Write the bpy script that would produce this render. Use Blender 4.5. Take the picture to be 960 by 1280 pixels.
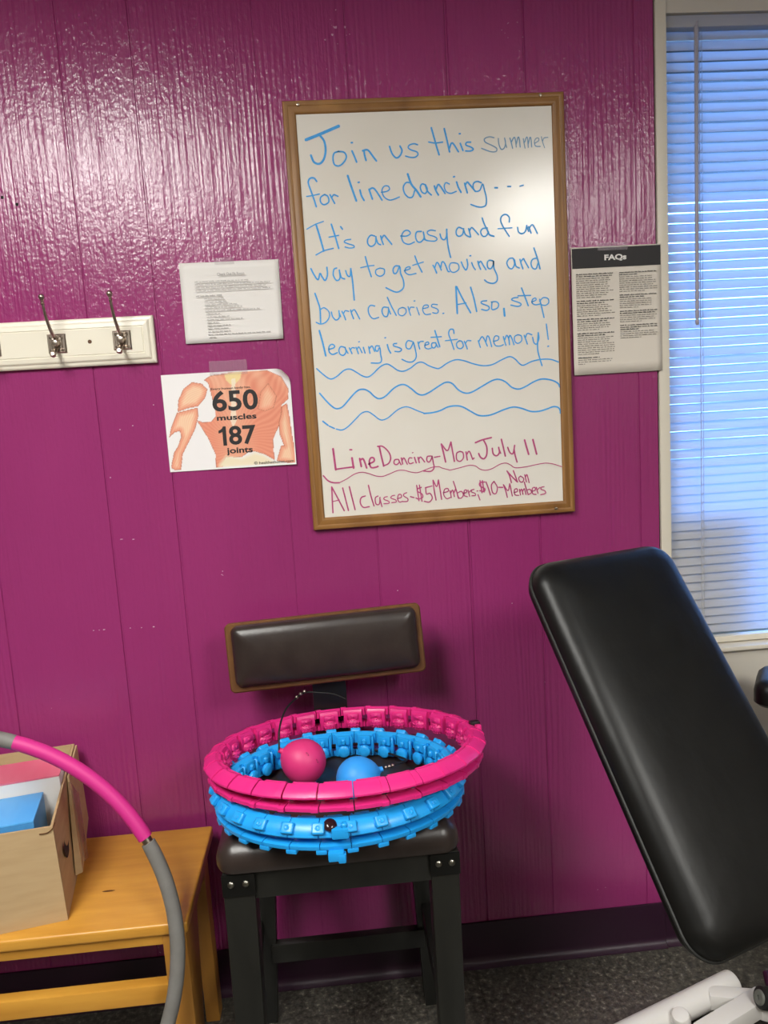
import bpy, bmesh, math, random
from mathutils import Vector, Matrix
random.seed(7)
PI = math.pi
for o in list(bpy.data.objects):
    bpy.data.objects.remove(o)
SC = bpy.context.scene
COL = SC.collection

# ------------------------------------------------------------------ camera, world, exposure
cam_d = bpy.data.cameras.new('camera')
cam_d.sensor_fit = 'VERTICAL'
cam_d.sensor_height = 36.0
cam_d.lens = 27.0
cam_d.clip_start = 0.02
cam = bpy.data.objects.new('camera', cam_d)
COL.objects.link(cam)
_rows = [[0.995239, -0.070316, 0.067488], [-0.076217, -0.129935, 0.988589], [-0.060744, -0.989026, -0.134676]]          # world rows of (right, down, forward)
cm = Matrix.Identity(4)
for i in range(3):
    cm[i][0] = _rows[i][0]
    cm[i][1] = -_rows[i][1]
    cm[i][2] = -_rows[i][2]
cm[0][3], cm[1][3], cm[2][3] = 0.0, -1.735, 1.39
cam.matrix_world = cm
SC.camera = cam

W = bpy.data.worlds.new('sky')
SC.world = W
W.use_nodes = True
bg = W.node_tree.nodes['Background']
bg.inputs[0].default_value = (0.15, 0.39, 1.0, 1)
bg.inputs[1].default_value = 10.0

SC.view_settings.view_transform = 'Standard'
SC.view_settings.look = 'None'
SC.view_settings.exposure = 0.0
SC.view_settings.gamma = 1.0
SC.view_settings.use_curve_mapping = False
LAMP = 33.0
LAMP_COL = (1.0, 0.985, 0.93)

# ------------------------------------------------------------------ helpers
def lin(h):
    h = h.lstrip('#')
    out = []
    for i in (0, 2, 4):
        c = int(h[i:i + 2], 16) / 255
        out.append(c / 12.92 if c <= 0.04045 else ((c + 0.055) / 1.055) ** 2.4)
    return tuple(out) + (1.0,)

def mat(name, col, rough=0.5, metal=0.0, spec=0.5, noise=None, bump=None, coat=0.0):
    """noise=(scale xyz, colour2, detail)   bump=(scale xyz, strength, distance)"""
    m = bpy.data.materials.new(name)
    m.use_nodes = True
    nt = m.node_tree
    b = nt.nodes['Principled BSDF']
    c = lin(col) if isinstance(col, str) else tuple(col)
    b.inputs['Base Color'].default_value = c
    b.inputs['Roughness'].default_value = rough
    b.inputs['Metallic'].default_value = metal
    b.inputs['Specular IOR Level'].default_value = spec
    b.inputs['Coat Weight'].default_value = coat
    def tex(scale, detail=4):
        tc = nt.nodes.new('ShaderNodeTexCoord')
        mp = nt.nodes.new('ShaderNodeMapping')
        mp.inputs['Scale'].default_value = scale
        nz = nt.nodes.new('ShaderNodeTexNoise')
        nz.inputs['Scale'].default_value = 1.0
        nz.inputs['Detail'].default_value = detail
        nt.links.new(tc.outputs['Object'], mp.inputs[0])
        nt.links.new(mp.outputs[0], nz.inputs['Vector'])
        return nz
    if noise:
        nz = tex(noise[0], noise[2] if len(noise) > 2 else 4)
        cr = nt.nodes.new('ShaderNodeValToRGB')
        cr.color_ramp.elements[0].position = 0.3
        cr.color_ramp.elements[1].position = 0.7
        cr.color_ramp.elements[0].color = c
        cr.color_ramp.elements[1].color = lin(noise[1])
        nt.links.new(nz.outputs[0], cr.inputs[0])
        nt.links.new(cr.outputs[0], b.inputs['Base Color'])
    if bump:
        nz = tex(bump[0], 6)
        bp = nt.nodes.new('ShaderNodeBump')
        bp.inputs['Strength'].default_value = bump[1]
        bp.inputs['Distance'].default_value = bump[2]
        nt.links.new(nz.outputs[0], bp.inputs['Height'])
        nt.links.new(bp.outputs[0], b.inputs['Normal'])
    return m

def obj(name, bm, m, parent=None, smooth=False, loc=None, rot=None):
    me = bpy.data.meshes.new(name)
    bmesh.ops.recalc_face_normals(bm, faces=bm.faces[:])
    bm.to_mesh(me)
    bm.free()
    for mm in (m if isinstance(m, (list, tuple)) else [m]):
        me.materials.append(mm)
    if smooth:
        for p in me.polygons:
            p.use_smooth = True
        if smooth != 'all':
            me.set_sharp_from_angle(angle=math.radians(38))
    o = bpy.data.objects.new(name, me)
    COL.objects.link(o)
    if parent is not None:
        o.parent = parent
    if loc is not None:
        o.location = loc
    if rot is not None:
        o.rotation_euler = rot
    return o

def thing(name, label, cat, loc=(0, 0, 0), rotz=0.0, group=None):
    o = bpy.data.objects.new(name, None)
    o.empty_display_size = 0.05
    COL.objects.link(o)
    o.location = loc
    o.rotation_euler = (0, 0, rotz)
    return tag(o, label, cat, group)

def tag(o, label, cat, group=None):
    o['label'] = label
    o['category'] = cat
    if group:
        o['group'] = group
    return o

def struct(o):
    o['kind'] = 'structure'
    return o

def B():
    return bmesh.new()

def box(bm, x0, x1, y0, y1, z0, z1, bev=0.0, seg=2, mtx=None):
    """axis-aligned box between limits, edges rounded by bev"""
    r = bmesh.ops.create_cube(bm, size=1.0)
    vs = r['verts']
    bmesh.ops.scale(bm, vec=(x1 - x0, y1 - y0, z1 - z0), verts=vs)
    bmesh.ops.translate(bm, vec=((x0 + x1) / 2, (y0 + y1) / 2, (z0 + z1) / 2), verts=vs)
    if bev > 0:
        es = list({e for v in vs for e in v.link_edges})
        rr = bmesh.ops.bevel(bm, geom=es, offset=bev, segments=seg, affect='EDGES', profile=0.6)
        vs = list({v for f in rr['faces'] for v in f.verts} | {v for v in vs if v.is_valid})
    if mtx is not None:
        bmesh.ops.transform(bm, matrix=mtx, verts=[v for v in vs if v.is_valid])
    return bm

def hexa(bm, bot, top):
    """solid from two matching loops of points"""
    n = len(bot)
    a = [bm.verts.new(p) for p in bot]
    b = [bm.verts.new(p) for p in top]
    bm.faces.new(a[::-1])
    bm.faces.new(b)
    for i in range(n):
        j = (i + 1) % n
        bm.faces.new((a[i], a[j], b[j], b[i]))
    return bm

def bevel_all(bm, d, seg=2):
    bmesh.ops.recalc_face_normals(bm, faces=bm.faces[:])
    bmesh.ops.bevel(bm, geom=bm.edges[:], offset=d, segments=seg, affect='EDGES', profile=0.6)
    return bm

def smooth_pts(pts, sub=6, closed=False):
    P = [Vector(p) for p in pts]
    n = len(P)
    if n < 3:
        return P
    out = []
    rng = range(n) if closed else range(n - 1)
    for i in rng:
        if closed:
            p0, p1, p2, p3 = P[(i - 1) % n], P[i], P[(i + 1) % n], P[(i + 2) % n]
        else:
            p1, p2 = P[i], P[i + 1]
            p0 = P[i - 1] if i > 0 else p1 * 2 - p2
            p3 = P[i + 2] if i + 2 < n else p2 * 2 - p1
        for k in range(sub):
            t = k / sub
            out.append(0.5 * ((2 * p1) + (p2 - p0) * t + (2 * p0 - 5 * p1 + 4 * p2 - p3) * t * t + (3 * p1 - p0 - 3 * p2 + p3) * t ** 3))
    if not closed:
        out.append(P[-1])
    return out

def tube(bm, pts, r, seg=12, closed=False, cap=True):
    P = [Vector(p) for p in pts]
    n = len(P)
    rad = r if isinstance(r, (list, tuple)) else [r] * n
    rings = []
    prev = None
    for i in range(n):
        if closed:
            t = (P[(i + 1) % n] - P[i - 1]).normalized()
        else:
            t = (P[min(i + 1, n - 1)] - P[max(i - 1, 0)]).normalized()
        if prev is None:
            ref = Vector((0, 0, 1)) if abs(t.z) < 0.9 else Vector((1, 0, 0))
            nrm = (ref - t * ref.dot(t)).normalized()
        else:
            nrm = (prev - t * prev.dot(t)).normalized()
        prev = nrm
        bn = t.cross(nrm)
        rings.append([bm.verts.new(P[i] + rad[i] * (math.cos(2 * PI * k / seg) * nrm + math.sin(2 * PI * k / seg) * bn)) for k in range(seg)])
    m = n if closed else n - 1
    for i in range(m):
        a, b = rings[i], rings[(i + 1) % n]
        for k in range(seg):
            l = (k + 1) % seg
            bm.faces.new((a[k], a[l], b[l], b[k]))
    if cap and not closed:
        bm.faces.new(rings[0][::-1])
        bm.faces.new(rings[-1])
    return bm

def lathe(bm, prof, seg=24, axis_pt=(0, 0, 0), axis=(0, 0, 1)):
    """prof: (radius, height) pairs turned around axis through axis_pt"""
    ax = Vector(axis).normalized()
    ref = Vector((0, 0, 1)) if abs(ax.z) < 0.9 else Vector((1, 0, 0))
    u = (ref - ax * ref.dot(ax)).normalized()
    v = ax.cross(u)
    c = Vector(axis_pt)
    rings = []
    for r, h in prof:
        if r < 1e-6:
            rings.append([bm.verts.new(c + ax * h)])
        else:
            rings.append([bm.verts.new(c + ax * h + r * (math.cos(2 * PI * k / seg) * u + math.sin(2 * PI * k / seg) * v)) for k in range(seg)])
    for a, b in zip(rings, rings[1:]):
        for k in range(seg):
            l = (k + 1) % seg
            if len(a) == 1 and len(b) == 1:
                continue
            if len(a) == 1:
                bm.faces.new((a[0], b[l], b[k]))
            elif len(b) == 1:
                bm.faces.new((a[k], a[l], b[0]))
            else:
                bm.faces.new((a[k], a[l], b[l], b[k]))
    for r_ in (rings[0], rings[-1]):
        if len(r_) > 1:
            bm.faces.new(r_)
    return bm

def rrect(w, h, r, n=8):
    out = []
    for cx, cy, a0 in ((w / 2 - r, h / 2 - r, 0), (-w / 2 + r, h / 2 - r, 90), (-w / 2 + r, -h / 2 + r, 180), (w / 2 - r, -h / 2 + r, 270)):
        for k in range(n + 1):
            a = math.radians(a0 + 90 * k / n)
            out.append((cx + r * math.cos(a), cy + r * math.sin(a)))
    return out

def pillow(bm, w, h, r, prof, n=8, mtx=None):
    """stack of rounded rectangles: prof = (inset, height) from back to front"""
    rings = []
    for ins, z in prof:
        rr = max(r - ins, 0.004) if ins < r else 0.004
        rr = max(rr, min(r * 0.55, (min(w, h) - 2 * ins) * 0.3))
        rings.append([bm.verts.new((x, y, z)) for x, y in rrect(w - 2 * ins, h - 2 * ins, rr, n)])
    for a, b in zip(rings, rings[1:]):
        for k in range(len(a)):
            l = (k + 1) % len(a)
            bm.faces.new((a[k], a[l], b[l], b[k]))
    bm.faces.new(rings[0][::-1])
    bm.faces.new(rings[-1])
    if mtx is not None:
        bmesh.ops.transform(bm, matrix=mtx, verts=bm.verts[:])
    return bm

def text_bm(body, size, bold=0.0, align='LEFT', width=None, depth=0.0):
    cu = bpy.data.curves.new('lettering', 'FONT')
    cu.body = body
    cu.size = size
    cu.offset = bold
    cu.align_x = align
    cu.extrude = depth
    cu.resolution_u = 4
    to = bpy.data.objects.new('lettering', cu)
    COL.objects.link(to)
    dg = bpy.context.evaluated_depsgraph_get()
    me = bpy.data.meshes.new_from_object(to.evaluated_get(dg))
    bpy.data.objects.remove(to)
    bm = B()
    bm.from_mesh(me)
    bpy.data.meshes.remove(me)
    if width:
        xs = [v.co.x for v in bm.verts]
        s = width / (max(xs) - min(xs))
        x0 = min(xs)
        for v in bm.verts:
            v.co.x = (v.co.x - x0) * s
    return bm

def text_height(bm, h):
    ys = [v.co.y for v in bm.verts]
    s = h / (max(ys) - min(ys))
    y0 = min(ys)
    for v in bm.verts:
        v.co.y = (v.co.y - y0) * s
    return bm

# ------------------------------------------------------------------ materials
def wall_material():
    m = bpy.data.materials.new('purple_panel_paint')
    m.use_nodes = True
    nt = m.node_tree
    L = nt.links
    b = nt.nodes['Principled BSDF']
    b.inputs['Roughness'].default_value = 0.2
    b.inputs['Specular IOR Level'].default_value = 0.62
    tc = nt.nodes.new('ShaderNodeTexCoord')
    def noise(scale, detail=5, dist=0.0):
        mp = nt.nodes.new('ShaderNodeMapping')
        mp.inputs['Scale'].default_value = scale
        nz = nt.nodes.new('ShaderNodeTexNoise')
        nz.inputs['Scale'].default_value = 1.0
        nz.inputs['Detail'].default_value = detail
        nz.inputs['Distortion'].default_value = dist
        L.new(tc.outputs['Object'], mp.inputs[0])
        L.new(mp.outputs[0], nz.inputs['Vector'])
        return nz
    # colour, faint mottling of the paint
    n0 = noise((3, 3, 1.2), 6)
    cr = nt.nodes.new('ShaderNodeValToRGB')
    cr.color_ramp.elements[0].position = 0.3
    cr.color_ramp.elements[1].position = 0.7
    cr.color_ramp.elements[0].color = lin('#912f6a')
    cr.color_ramp.elements[1].color = lin('#9a3571')
    L.new(n0.outputs[0], cr.inputs[0])
    # chipped specks
    n5 = noise((95, 95, 120), 2)
    n6 = noise((5.5, 5.5, 4.0), 3)
    mu5 = nt.nodes.new('ShaderNodeMath'); mu5.operation = 'MULTIPLY'
    L.new(n5.outputs[0], mu5.inputs[0]); L.new(n6.outputs[0], mu5.inputs[1])
    gt = nt.nodes.new('ShaderNodeMath'); gt.operation = 'GREATER_THAN'
    gt.inputs[1].default_value = 0.485
    L.new(mu5.outputs[0], gt.inputs[0])
    mx = nt.nodes.new('ShaderNodeMix'); mx.data_type = 'RGBA'
    mx.inputs['B'].default_value = lin('#c48fae')
    L.new(gt.outputs[0], mx.inputs['Factor'])
    L.new(cr.outputs[0], mx.inputs['A'])
    L.new(mx.outputs['Result'], b.inputs['Base Color'])
    # relief: sawn wood grain, wandering ring lines, roller stipple
    n1 = noise((150, 150, 3.0), 4, 0.3)
    wv = nt.nodes.new('ShaderNodeTexWave')
    wv.wave_type = 'BANDS'; wv.bands_direction = 'X'
    wv.inputs['Scale'].default_value = 26.0
    wv.inputs['Distortion'].default_value = 9.0
    wv.inputs['Detail'].default_value = 2.0
    wv.inputs['Detail Scale'].default_value = 0.7
    mpw = nt.nodes.new('ShaderNodeMapping')
    mpw.inputs['Scale'].default_value = (1.0, 1.0, 0.09)
    L.new(tc.outputs['Object'], mpw.inputs[0])
    L.new(mpw.outputs[0], wv.inputs['Vector'])
    n3 = noise((7, 7, 1.1), 2)
    mask = nt.nodes.new('ShaderNodeMapRange')
    mask.inputs[1].default_value = 0.45; mask.inputs[2].default_value = 0.62
    L.new(n3.outputs[0], mask.inputs[0])
    mw = nt.nodes.new('ShaderNodeMath'); mw.operation = 'MULTIPLY'
    L.new(wv.outputs['Fac'], mw.inputs[0]); L.new(mask.outputs[0], mw.inputs[1])
    n4 = noise((120, 120, 95), 5)
    n4b = noise((42, 42, 16), 4, 0.8)
    def madd(a, k, c):
        q = nt.nodes.new('ShaderNodeMath'); q.operation = 'MULTIPLY_ADD'
        L.new(a, q.inputs[0]); q.inputs[1].default_value = k
        if c is None:
            q.inputs[2].default_value = 0.0
        else:
            L.new(c, q.inputs[2])
        return q.outputs[0]
    h = madd(n1.outputs[0], 0.8, None)
    h = madd(mw.outputs[0], 0.35, h)
    h = madd(n4.outputs[0], 0.55, h)
    h = madd(n4b.outputs[0], 0.8, h)
    bp = nt.nodes.new('ShaderNodeBump')
    bp.inputs['Strength'].default_value = 0.75
    bp.inputs['Distance'].default_value = 0.0024
    L.new(h, bp.inputs['Height'])
    L.new(bp.outputs[0], b.inputs['Normal'])
    return m

def slat_material():
    m = bpy.data.materials.new('white_vinyl_slat')
    m.use_nodes = True
    nt = m.node_tree
    L = nt.links
    b = nt.nodes['Principled BSDF']
    b.inputs['Base Color'].default_value = (0.60, 0.58, 0.57, 1)
    b.inputs['Roughness'].default_value = 0.45
    tr = nt.nodes.new('ShaderNodeBsdfTranslucent')
    tr.inputs[0].default_value = (0.58, 0.64, 0.72, 1)
    mx = nt.nodes.new('ShaderNodeMixShader')
    mx.inputs[0].default_value = 0.42
    L.new(b.outputs[0], mx.inputs[1])
    L.new(tr.outputs[0], mx.inputs[2])
    L.new(mx.outputs[0], nt.nodes['Material Output'].inputs[0])
    return m

def clear_material(name, col, f):
    m = bpy.data.materials.new(name)
    m.use_nodes = True
    nt = m.node_tree
    b = nt.nodes['Principled BSDF']
    b.inputs['Base Color'].default_value = lin(col)
    b.inputs['Roughness'].default_value = 0.12
    tr = nt.nodes.new('ShaderNodeBsdfTransparent')
    mx = nt.nodes.new('ShaderNodeMixShader')
    mx.inputs[0].default_value = f
    nt.links.new(tr.outputs[0], mx.inputs[1])
    nt.links.new(b.outputs[0], mx.inputs[2])
    nt.links.new(mx.outputs[0], nt.nodes['Material Output'].inputs[0])
    return m

def emit_material(name, col, s):
    m = bpy.data.materials.new(name)
    m.use_nodes = True
    nt = m.node_tree
    e = nt.nodes.new('ShaderNodeEmission')
    e.inputs[0].default_value = tuple(col) + (1,)
    e.inputs[1].default_value = s
    nt.links.new(e.outputs[0], nt.nodes['Material Output'].inputs[0])
    return m

def floor_material():
    m = bpy.data.materials.new('speckled_vinyl_tile')
    m.use_nodes = True
    nt = m.node_tree
    L = nt.links
    b = nt.nodes['Principled BSDF']
    b.inputs['Roughness'].default_value = 0.38
    tc = nt.nodes.new('ShaderNodeTexCoord')
    n1 = nt.nodes.new('ShaderNodeTexNoise')
    n1.inputs['Scale'].default_value = 75; n1.inputs['Detail'].default_value = 8
    n1.inputs['Roughness'].default_value = 0.7
    L.new(tc.outputs['Object'], n1.inputs['Vector'])
    cr = nt.nodes.new('ShaderNodeValToRGB')
    e = cr.color_ramp.elements
    e[0].position = 0.40; e[0].color = lin('#35332f')
    e[1].position = 0.57; e[1].color = lin('#58554d')
    x = e.new(0.68); x.color = lin('#8f8a7d')
    L.new(n1.outputs[0], cr.inputs[0])
    br = nt.nodes.new('ShaderNodeTexBrick')
    br.offset = 0.0
    br.inputs['Scale'].default_value = 1.0
    br.inputs['Brick Width'].default_value = 0.305
    br.inputs['Row Height'].default_value = 0.305
    br.inputs['Mortar Size'].default_value = 0.0012
    br.inputs['Color1'].default_value = (1, 1, 1, 1)
    br.inputs['Color2'].default_value = (0.9, 0.9, 0.9, 1)
    br.inputs['Mortar'].default_value = (0.7, 0.7, 0.7, 1)
    mp = nt.nodes.new('ShaderNodeMapping')
    mp.inputs['Location'].default_value = (0.03, 0.11, 0)
    L.new(tc.outputs['Object'], mp.inputs[0])
    L.new(mp.outputs[0], br.inputs['Vector'])
    mx = nt.nodes.new('ShaderNodeMix'); mx.data_type = 'RGBA'; mx.blend_type = 'MULTIPLY'
    mx.inputs['Factor'].default_value = 1.0
    L.new(cr.outputs[0], mx.inputs['A']); L.new(br.outputs['Color'], mx.inputs['B'])
    L.new(mx.outputs['Result'], b.inputs['Base Color'])
    bp = nt.nodes.new('ShaderNodeBump')
    bp.inputs['Strength'].default_value = 0.25; bp.inputs['Distance'].default_value = 0.001
    L.new(n1.outputs[0], bp.inputs['Height']); L.new(bp.outputs[0], b.inputs['Normal'])
    return m

def attr_material(name):
    m = bpy.data.materials.new(name)
    m.use_nodes = True
    nt = m.node_tree
    b = nt.nodes['Principled BSDF']
    b.inputs['Roughness'].default_value = 0.55
    a = nt.nodes.new('ShaderNodeVertexColor')
    a.layer_name = 'print'
    nt.links.new(a.outputs[0], b.inputs['Base Color'])
    return m

M = {}
M['wall'] = wall_material()
M['slat'] = slat_material()
M['floor'] = floor_material()
M['roomwall'] = mat('dim_wall_paint', '#756c62', 0.7)
M['plaster'] = mat('white_wall_paint', '#cfc9bd', 0.6, bump=((60, 60, 60), 0.15, 0.001))
M['trim'] = mat('cream_trim_paint', '#ddd6c6', 0.45)
M['gap'] = mat('dark_seam', '#1a0d16', 0.9)
M['base'] = mat('dark_plum_vinyl', '#2c1026', 0.4, bump=((40, 40, 40), 0.1, 0.001))
M['ceil'] = mat('ceiling_tile', '#d5d0c6', 0.9, bump=((90, 90, 90), 0.3, 0.002))
M['lampbody'] = mat('white_enamel', '#e6e6e2', 0.4)
M['glow'] = emit_material('light_diffuser', LAMP_COL, LAMP)
M['oak'] = mat('oak_moulding', '#7d552b', 0.42, noise=((14, 60, 14), '#a0733c', 6), bump=((60, 60, 60), 0.15, 0.001))
M['oakv'] = mat('oak_moulding_upright', '#7d552b', 0.42, noise=((120, 60, 5), '#a0733c', 6), bump=((60, 60, 60), 0.15, 0.001))
M['board'] = mat('whiteboard_surface', '#e4dfd4', 0.2, noise=((5, 5, 5), '#e9e5dc'), bump=((300, 300, 300), 0.06, 0.0004))
M['blueink'] = mat('blue_marker', '#2f9ae4', 0.5, noise=((70, 70, 70), '#48aaec'))
M['fadeink'] = mat('faded_blue_marker', '#8fa9bd', 0.5, noise=((60, 60, 60), '#6aa2cc'))
M['pinkink'] = mat('magenta_marker', '#b43b74', 0.5, noise=((70, 70, 70), '#c25587'))
M['steel'] = mat('brushed_nickel', '#b3a79a', 0.28, metal=1.0)
M['paper'] = mat('white_paper', '#e9e6e2', 0.75)
M['paperwarm'] = mat('cream_paper', '#e0d8cc', 0.75)
M['print'] = attr_material('printed_poster')
M['ink'] = mat('black_ink', '#1f1c1e', 0.6)
M['greyink'] = mat('grey_ink', '#8f8b8a', 0.7)
M['fadedink'] = mat('pale_grey_ink', '#a9a5a3', 0.7)
M['tape'] = clear_material('clear_tape', '#d8c8d2', 0.22)
M['cream'] = mat('cream_gloss_paint', '#ece6d4', 0.35)
M['pine'] = mat('honey_pine', '#c08732', 0.34, noise=((6, 40, 40), '#d29a3e', 7), bump=((10, 90, 90), 0.12, 0.001))
M['pinev'] = mat('honey_pine_upright', '#a8742e', 0.4, noise=((45, 45, 5), '#b98238', 7))
M['knot'] = mat('dark_knot', '#5a3613', 0.6)
M['card'] = mat('brown_cardboard', '#b2966e', 0.8, noise=((9, 9, 60), '#bda27a', 5))
M['cardedge'] = mat('cardboard_edge', '#c2a57b', 0.85)
M['tapec'] = clear_material('packing_tape', '#b08d76', 0.45)
M['pinkbox'] = mat('coral_pink_card', '#ef6f8a', 0.45, noise=((20, 4, 40), '#f2869a'))
M['bluebox'] = mat('sky_blue_card', '#4fa6ea', 0.45, noise=((20, 6, 40), '#66b4f0'))
M['darkblue'] = mat('mid_blue_card', '#3f86c0', 0.45)
M['leather'] = mat('dark_brown_leather', '#2a211e', 0.34, noise=((30, 30, 30), '#332a26'), bump=((160, 160, 160), 0.25, 0.0008))
M['vinyl'] = mat('black_upholstery', '#0c0c0b', 0.40, spec=0.32, noise=((20, 20, 20), '#121211'), bump=((30, 30, 12), 0.3, 0.003))
M['walnut'] = mat('worn_walnut_board', '#5c3b1d', 0.45, noise=((30, 30, 30), '#704a24'))
M['blackwood'] = mat('black_painted_wood', '#171714', 0.42, noise=((40, 40, 8), '#1e1e1a'), bump=((60, 60, 12), 0.2, 0.001))
M['blackmetal'] = mat('black_metal', '#1d1d1b', 0.4, metal=0.6)
M['stud'] = mat('pewter_stud', '#8b897f', 0.3, metal=1.0)
M['pinkpl'] = mat('hot_pink_plastic', '#dc2a7e', 0.36)
M['pinkdk'] = mat('pink_massage_rubber', '#d82a7c', 0.45)
M['bluepl'] = mat('bright_blue_plastic', '#1f9be6', 0.34)
M['black'] = mat('black_plastic', '#0a0b0c', 0.4)
M['cord'] = mat('black_cord', '#0b0b0b', 0.6)
M['pinkball'] = mat('rose_pink_rubber', '#cf2f72', 0.5)
M['blueball'] = mat('soft_blue_rubber', '#2b93e6', 0.5)
M['foampink'] = mat('pink_foam', '#cb2a84', 0.55, bump=((90, 90, 90), 0.12, 0.001))
M['foamgrey'] = mat('grey_foam', '#6f6d69', 0.6, noise=((40, 40, 40), '#787672'), bump=((90, 90, 90), 0.12, 0.001))
M['white'] = mat('white_powder_coat', '#dcd9d4', 0.36, bump=((120, 120, 120), 0.1, 0.0006))
M['rubber'] = mat('black_rubber', '#191a18', 0.5)
M['greycap'] = mat('grey_plastic_cap', '#6d7068', 0.4)
M['purplecap'] = mat('plum_metal', '#3d1230', 0.4)
M['outside'] = mat('exterior_masonry', '#6b6862', 0.9, noise=((3, 3, 3), '#7a766e'))
M['chip'] = mat('chipped_paint', '#e6dbe0', 0.8)

def root_inv(p):
    m = Matrix.Identity(4)
    while p is not None:
        m = (Matrix.Translation(p.location) @ p.rotation_euler.to_matrix().to_4x4()) @ m
        p = p.parent
    return m.inverted()

def wobj(name, bm, m, parent, smooth=False):
    """a part whose shape was laid out in room coordinates"""
    bmesh.ops.transform(bm, matrix=root_inv(parent), verts=bm.verts[:])
    return obj(name, bm, m, parent, smooth)

# ================================================================== THE ROOM
XL, XR, YF, CE = -2.4, 1.9, -4.2, 2.44
bm = B(); box(bm, XL - .1, XR + .1, YF - .1, 1.4, -.1, 0); struct(obj('floor', bm, M['floor']))
bm = B(); box(bm, XL - .1, XR + .1, YF - .1, .1, CE, CE + .1); struct(obj('ceiling', bm, M['ceil']))
bm = B(); box(bm, XL - .1, XL, YF, .1, 0, CE); struct(obj('wall_left', bm, M['roomwall']))
bm = B(); box(bm, XR, XR + .1, YF, .1, 0, CE); struct(obj('wall_right', bm, M['roomwall']))
bm = B(); box(bm, XL - .1, XR + .1, YF - .1, YF, 0, CE); struct(obj('wall_front', bm, M['roomwall']))

# grooved plywood panelling, painted purple
grooves = [-2.05, -1.84, -1.55, -1.34, -1.14, -.985, -.744, -.4925, -.346, -.094, .099, .3125, .4795, .72]
pr = [(XL, 0.0)]
for g in grooves:
    w = {-.094: .0012, .099: .0020, .3125: .0034}.get(g, .0026)
    pr += [(g - w, 0.0), (g - w * .55, w), (g + w * .55, w), (g + w, 0.0)]
pr += [(.765, 0.0), (.765, .012)]
bm = B()
bot = [(x, y, 0) for x, y in pr] + [(.765, .1, 0), (XL, .1, 0)]
hexa(bm, bot, [(x, y, CE) for x, y, _ in bot])
wall = struct(obj('wall_back', bm, M['wall']))
for x, z, w_, h_ in [(-0.5561, 0.9304, 0.00261, 0.00087), (-0.5437, 0.9303, 0.00174, 0.00087), (-0.533, 0.9304, 0.00348, 0.00104), (-0.4743, 0.9293, 0.00174, 0.00087), (-0.4494, 0.9281, 0.00174, 0.00087), (-0.4225, 0.9278, 0.00261, 0.00139), (-0.0439, 0.9278, 0.00174, 0.0013), (-0.0347, 0.928, 0.00261, 0.00113), (0.0191, 0.9284, 0.00261, 0.00104), (0.0695, 0.932, 0.00174, 0.00087), (-0.4725, 1.1341, 0.00435, 0.0007), (-0.4463, 1.1322, 0.00348, 0.0007), (-0.4221, 1.384, 0.00174, 0.00087), (-0.4504, 1.377, 0.00174, 0.00087), (-0.4822, 1.2733, 0.00174, 0.0013), (0.1388, 0.9683, 0.0013, 0.00174), (0.4065, 0.9163, 0.0013, 0.00087), (-0.3729, 1.4264, 0.00174, 0.00087), (0.7247, 1.4526, 0.0013, 0.00087)]:
    bm = B()
    r = random.Random(int(abs(x * 7919) + z * 104729))
    n = 7
    vs = [bm.verts.new((x + w_ * math.cos(2 * PI * k / n) * r.uniform(.5, 1), -.0003, z + h_ * math.sin(2 * PI * k / n) * r.uniform(.5, 1))) for k in range(n)]
    bm.faces.new(vs)
    obj('paint_chip', bm, M['chip'], wall)
for x, z in ((-.640, 1.873), (-.612, 1.858)):
    bm = B(); lathe(bm, [(0, 0), (.0033, 0), (.0033, .0004), (0, .0004)], 10, (x, 0, z), (0, -1, 0)); obj('nail_hole', bm, M['gap'], wall)

# plastered wall that holds the window
WX0, WX1, WZ0, WZ1 = .795, 1.74, .768, 2.198
bm = B()
box(bm, .7655, WX0, .014, .1, 0, CE)
box(bm, WX0, WX1, .004, .1, 0, WZ0 - .012)
box(bm, WX0, WX1, .004, .1, WZ1, CE)
box(bm, WX1, XR, .004, .1, 0, CE)
struct(obj('wall_window', bm, M['plaster']))
bm = B(); box(bm, .7690, WX0 - .0005, -.002, .0135, .11, CE, .003)
struct(obj('trim_1', bm, M['trim'], smooth=True))
bm = B(); box(bm, .7656, .7688, .006, .0135, .11, CE)
struct(obj('gap_shade_strip', bm, M['gap']))  # dark strip, painted shade in the gap between panelling and casing
bm = B(); box(bm, WX0 - .004, WX1 + .02, -.012, .06, WZ0 - .011, WZ0, .003)
struct(obj('trim_3', bm, M['trim'], smooth=True))

# cove base along the wall: flat face with a small foot
pf = [(-.0005, .113), (-.004, .112), (-.005, .106), (-.005, .024), (-.007, .013), (-.013, .006), (-.022, .001), (-.022, .0003), (-.0005, .0003)]
bm = B(); hexa(bm, [(XL, y, z) for y, z in pf], [(.7655, y, z) for y, z in pf])
struct(obj('baseboard_back', bm, M['base'], smooth=True))
bm = B(); hexa(bm, [(.767, y + .003, z) for y, z in pf], [(XR, y + .003, z) for y, z in pf])
struct(obj('baseboard_window', bm, M['base'], smooth=True))

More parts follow.
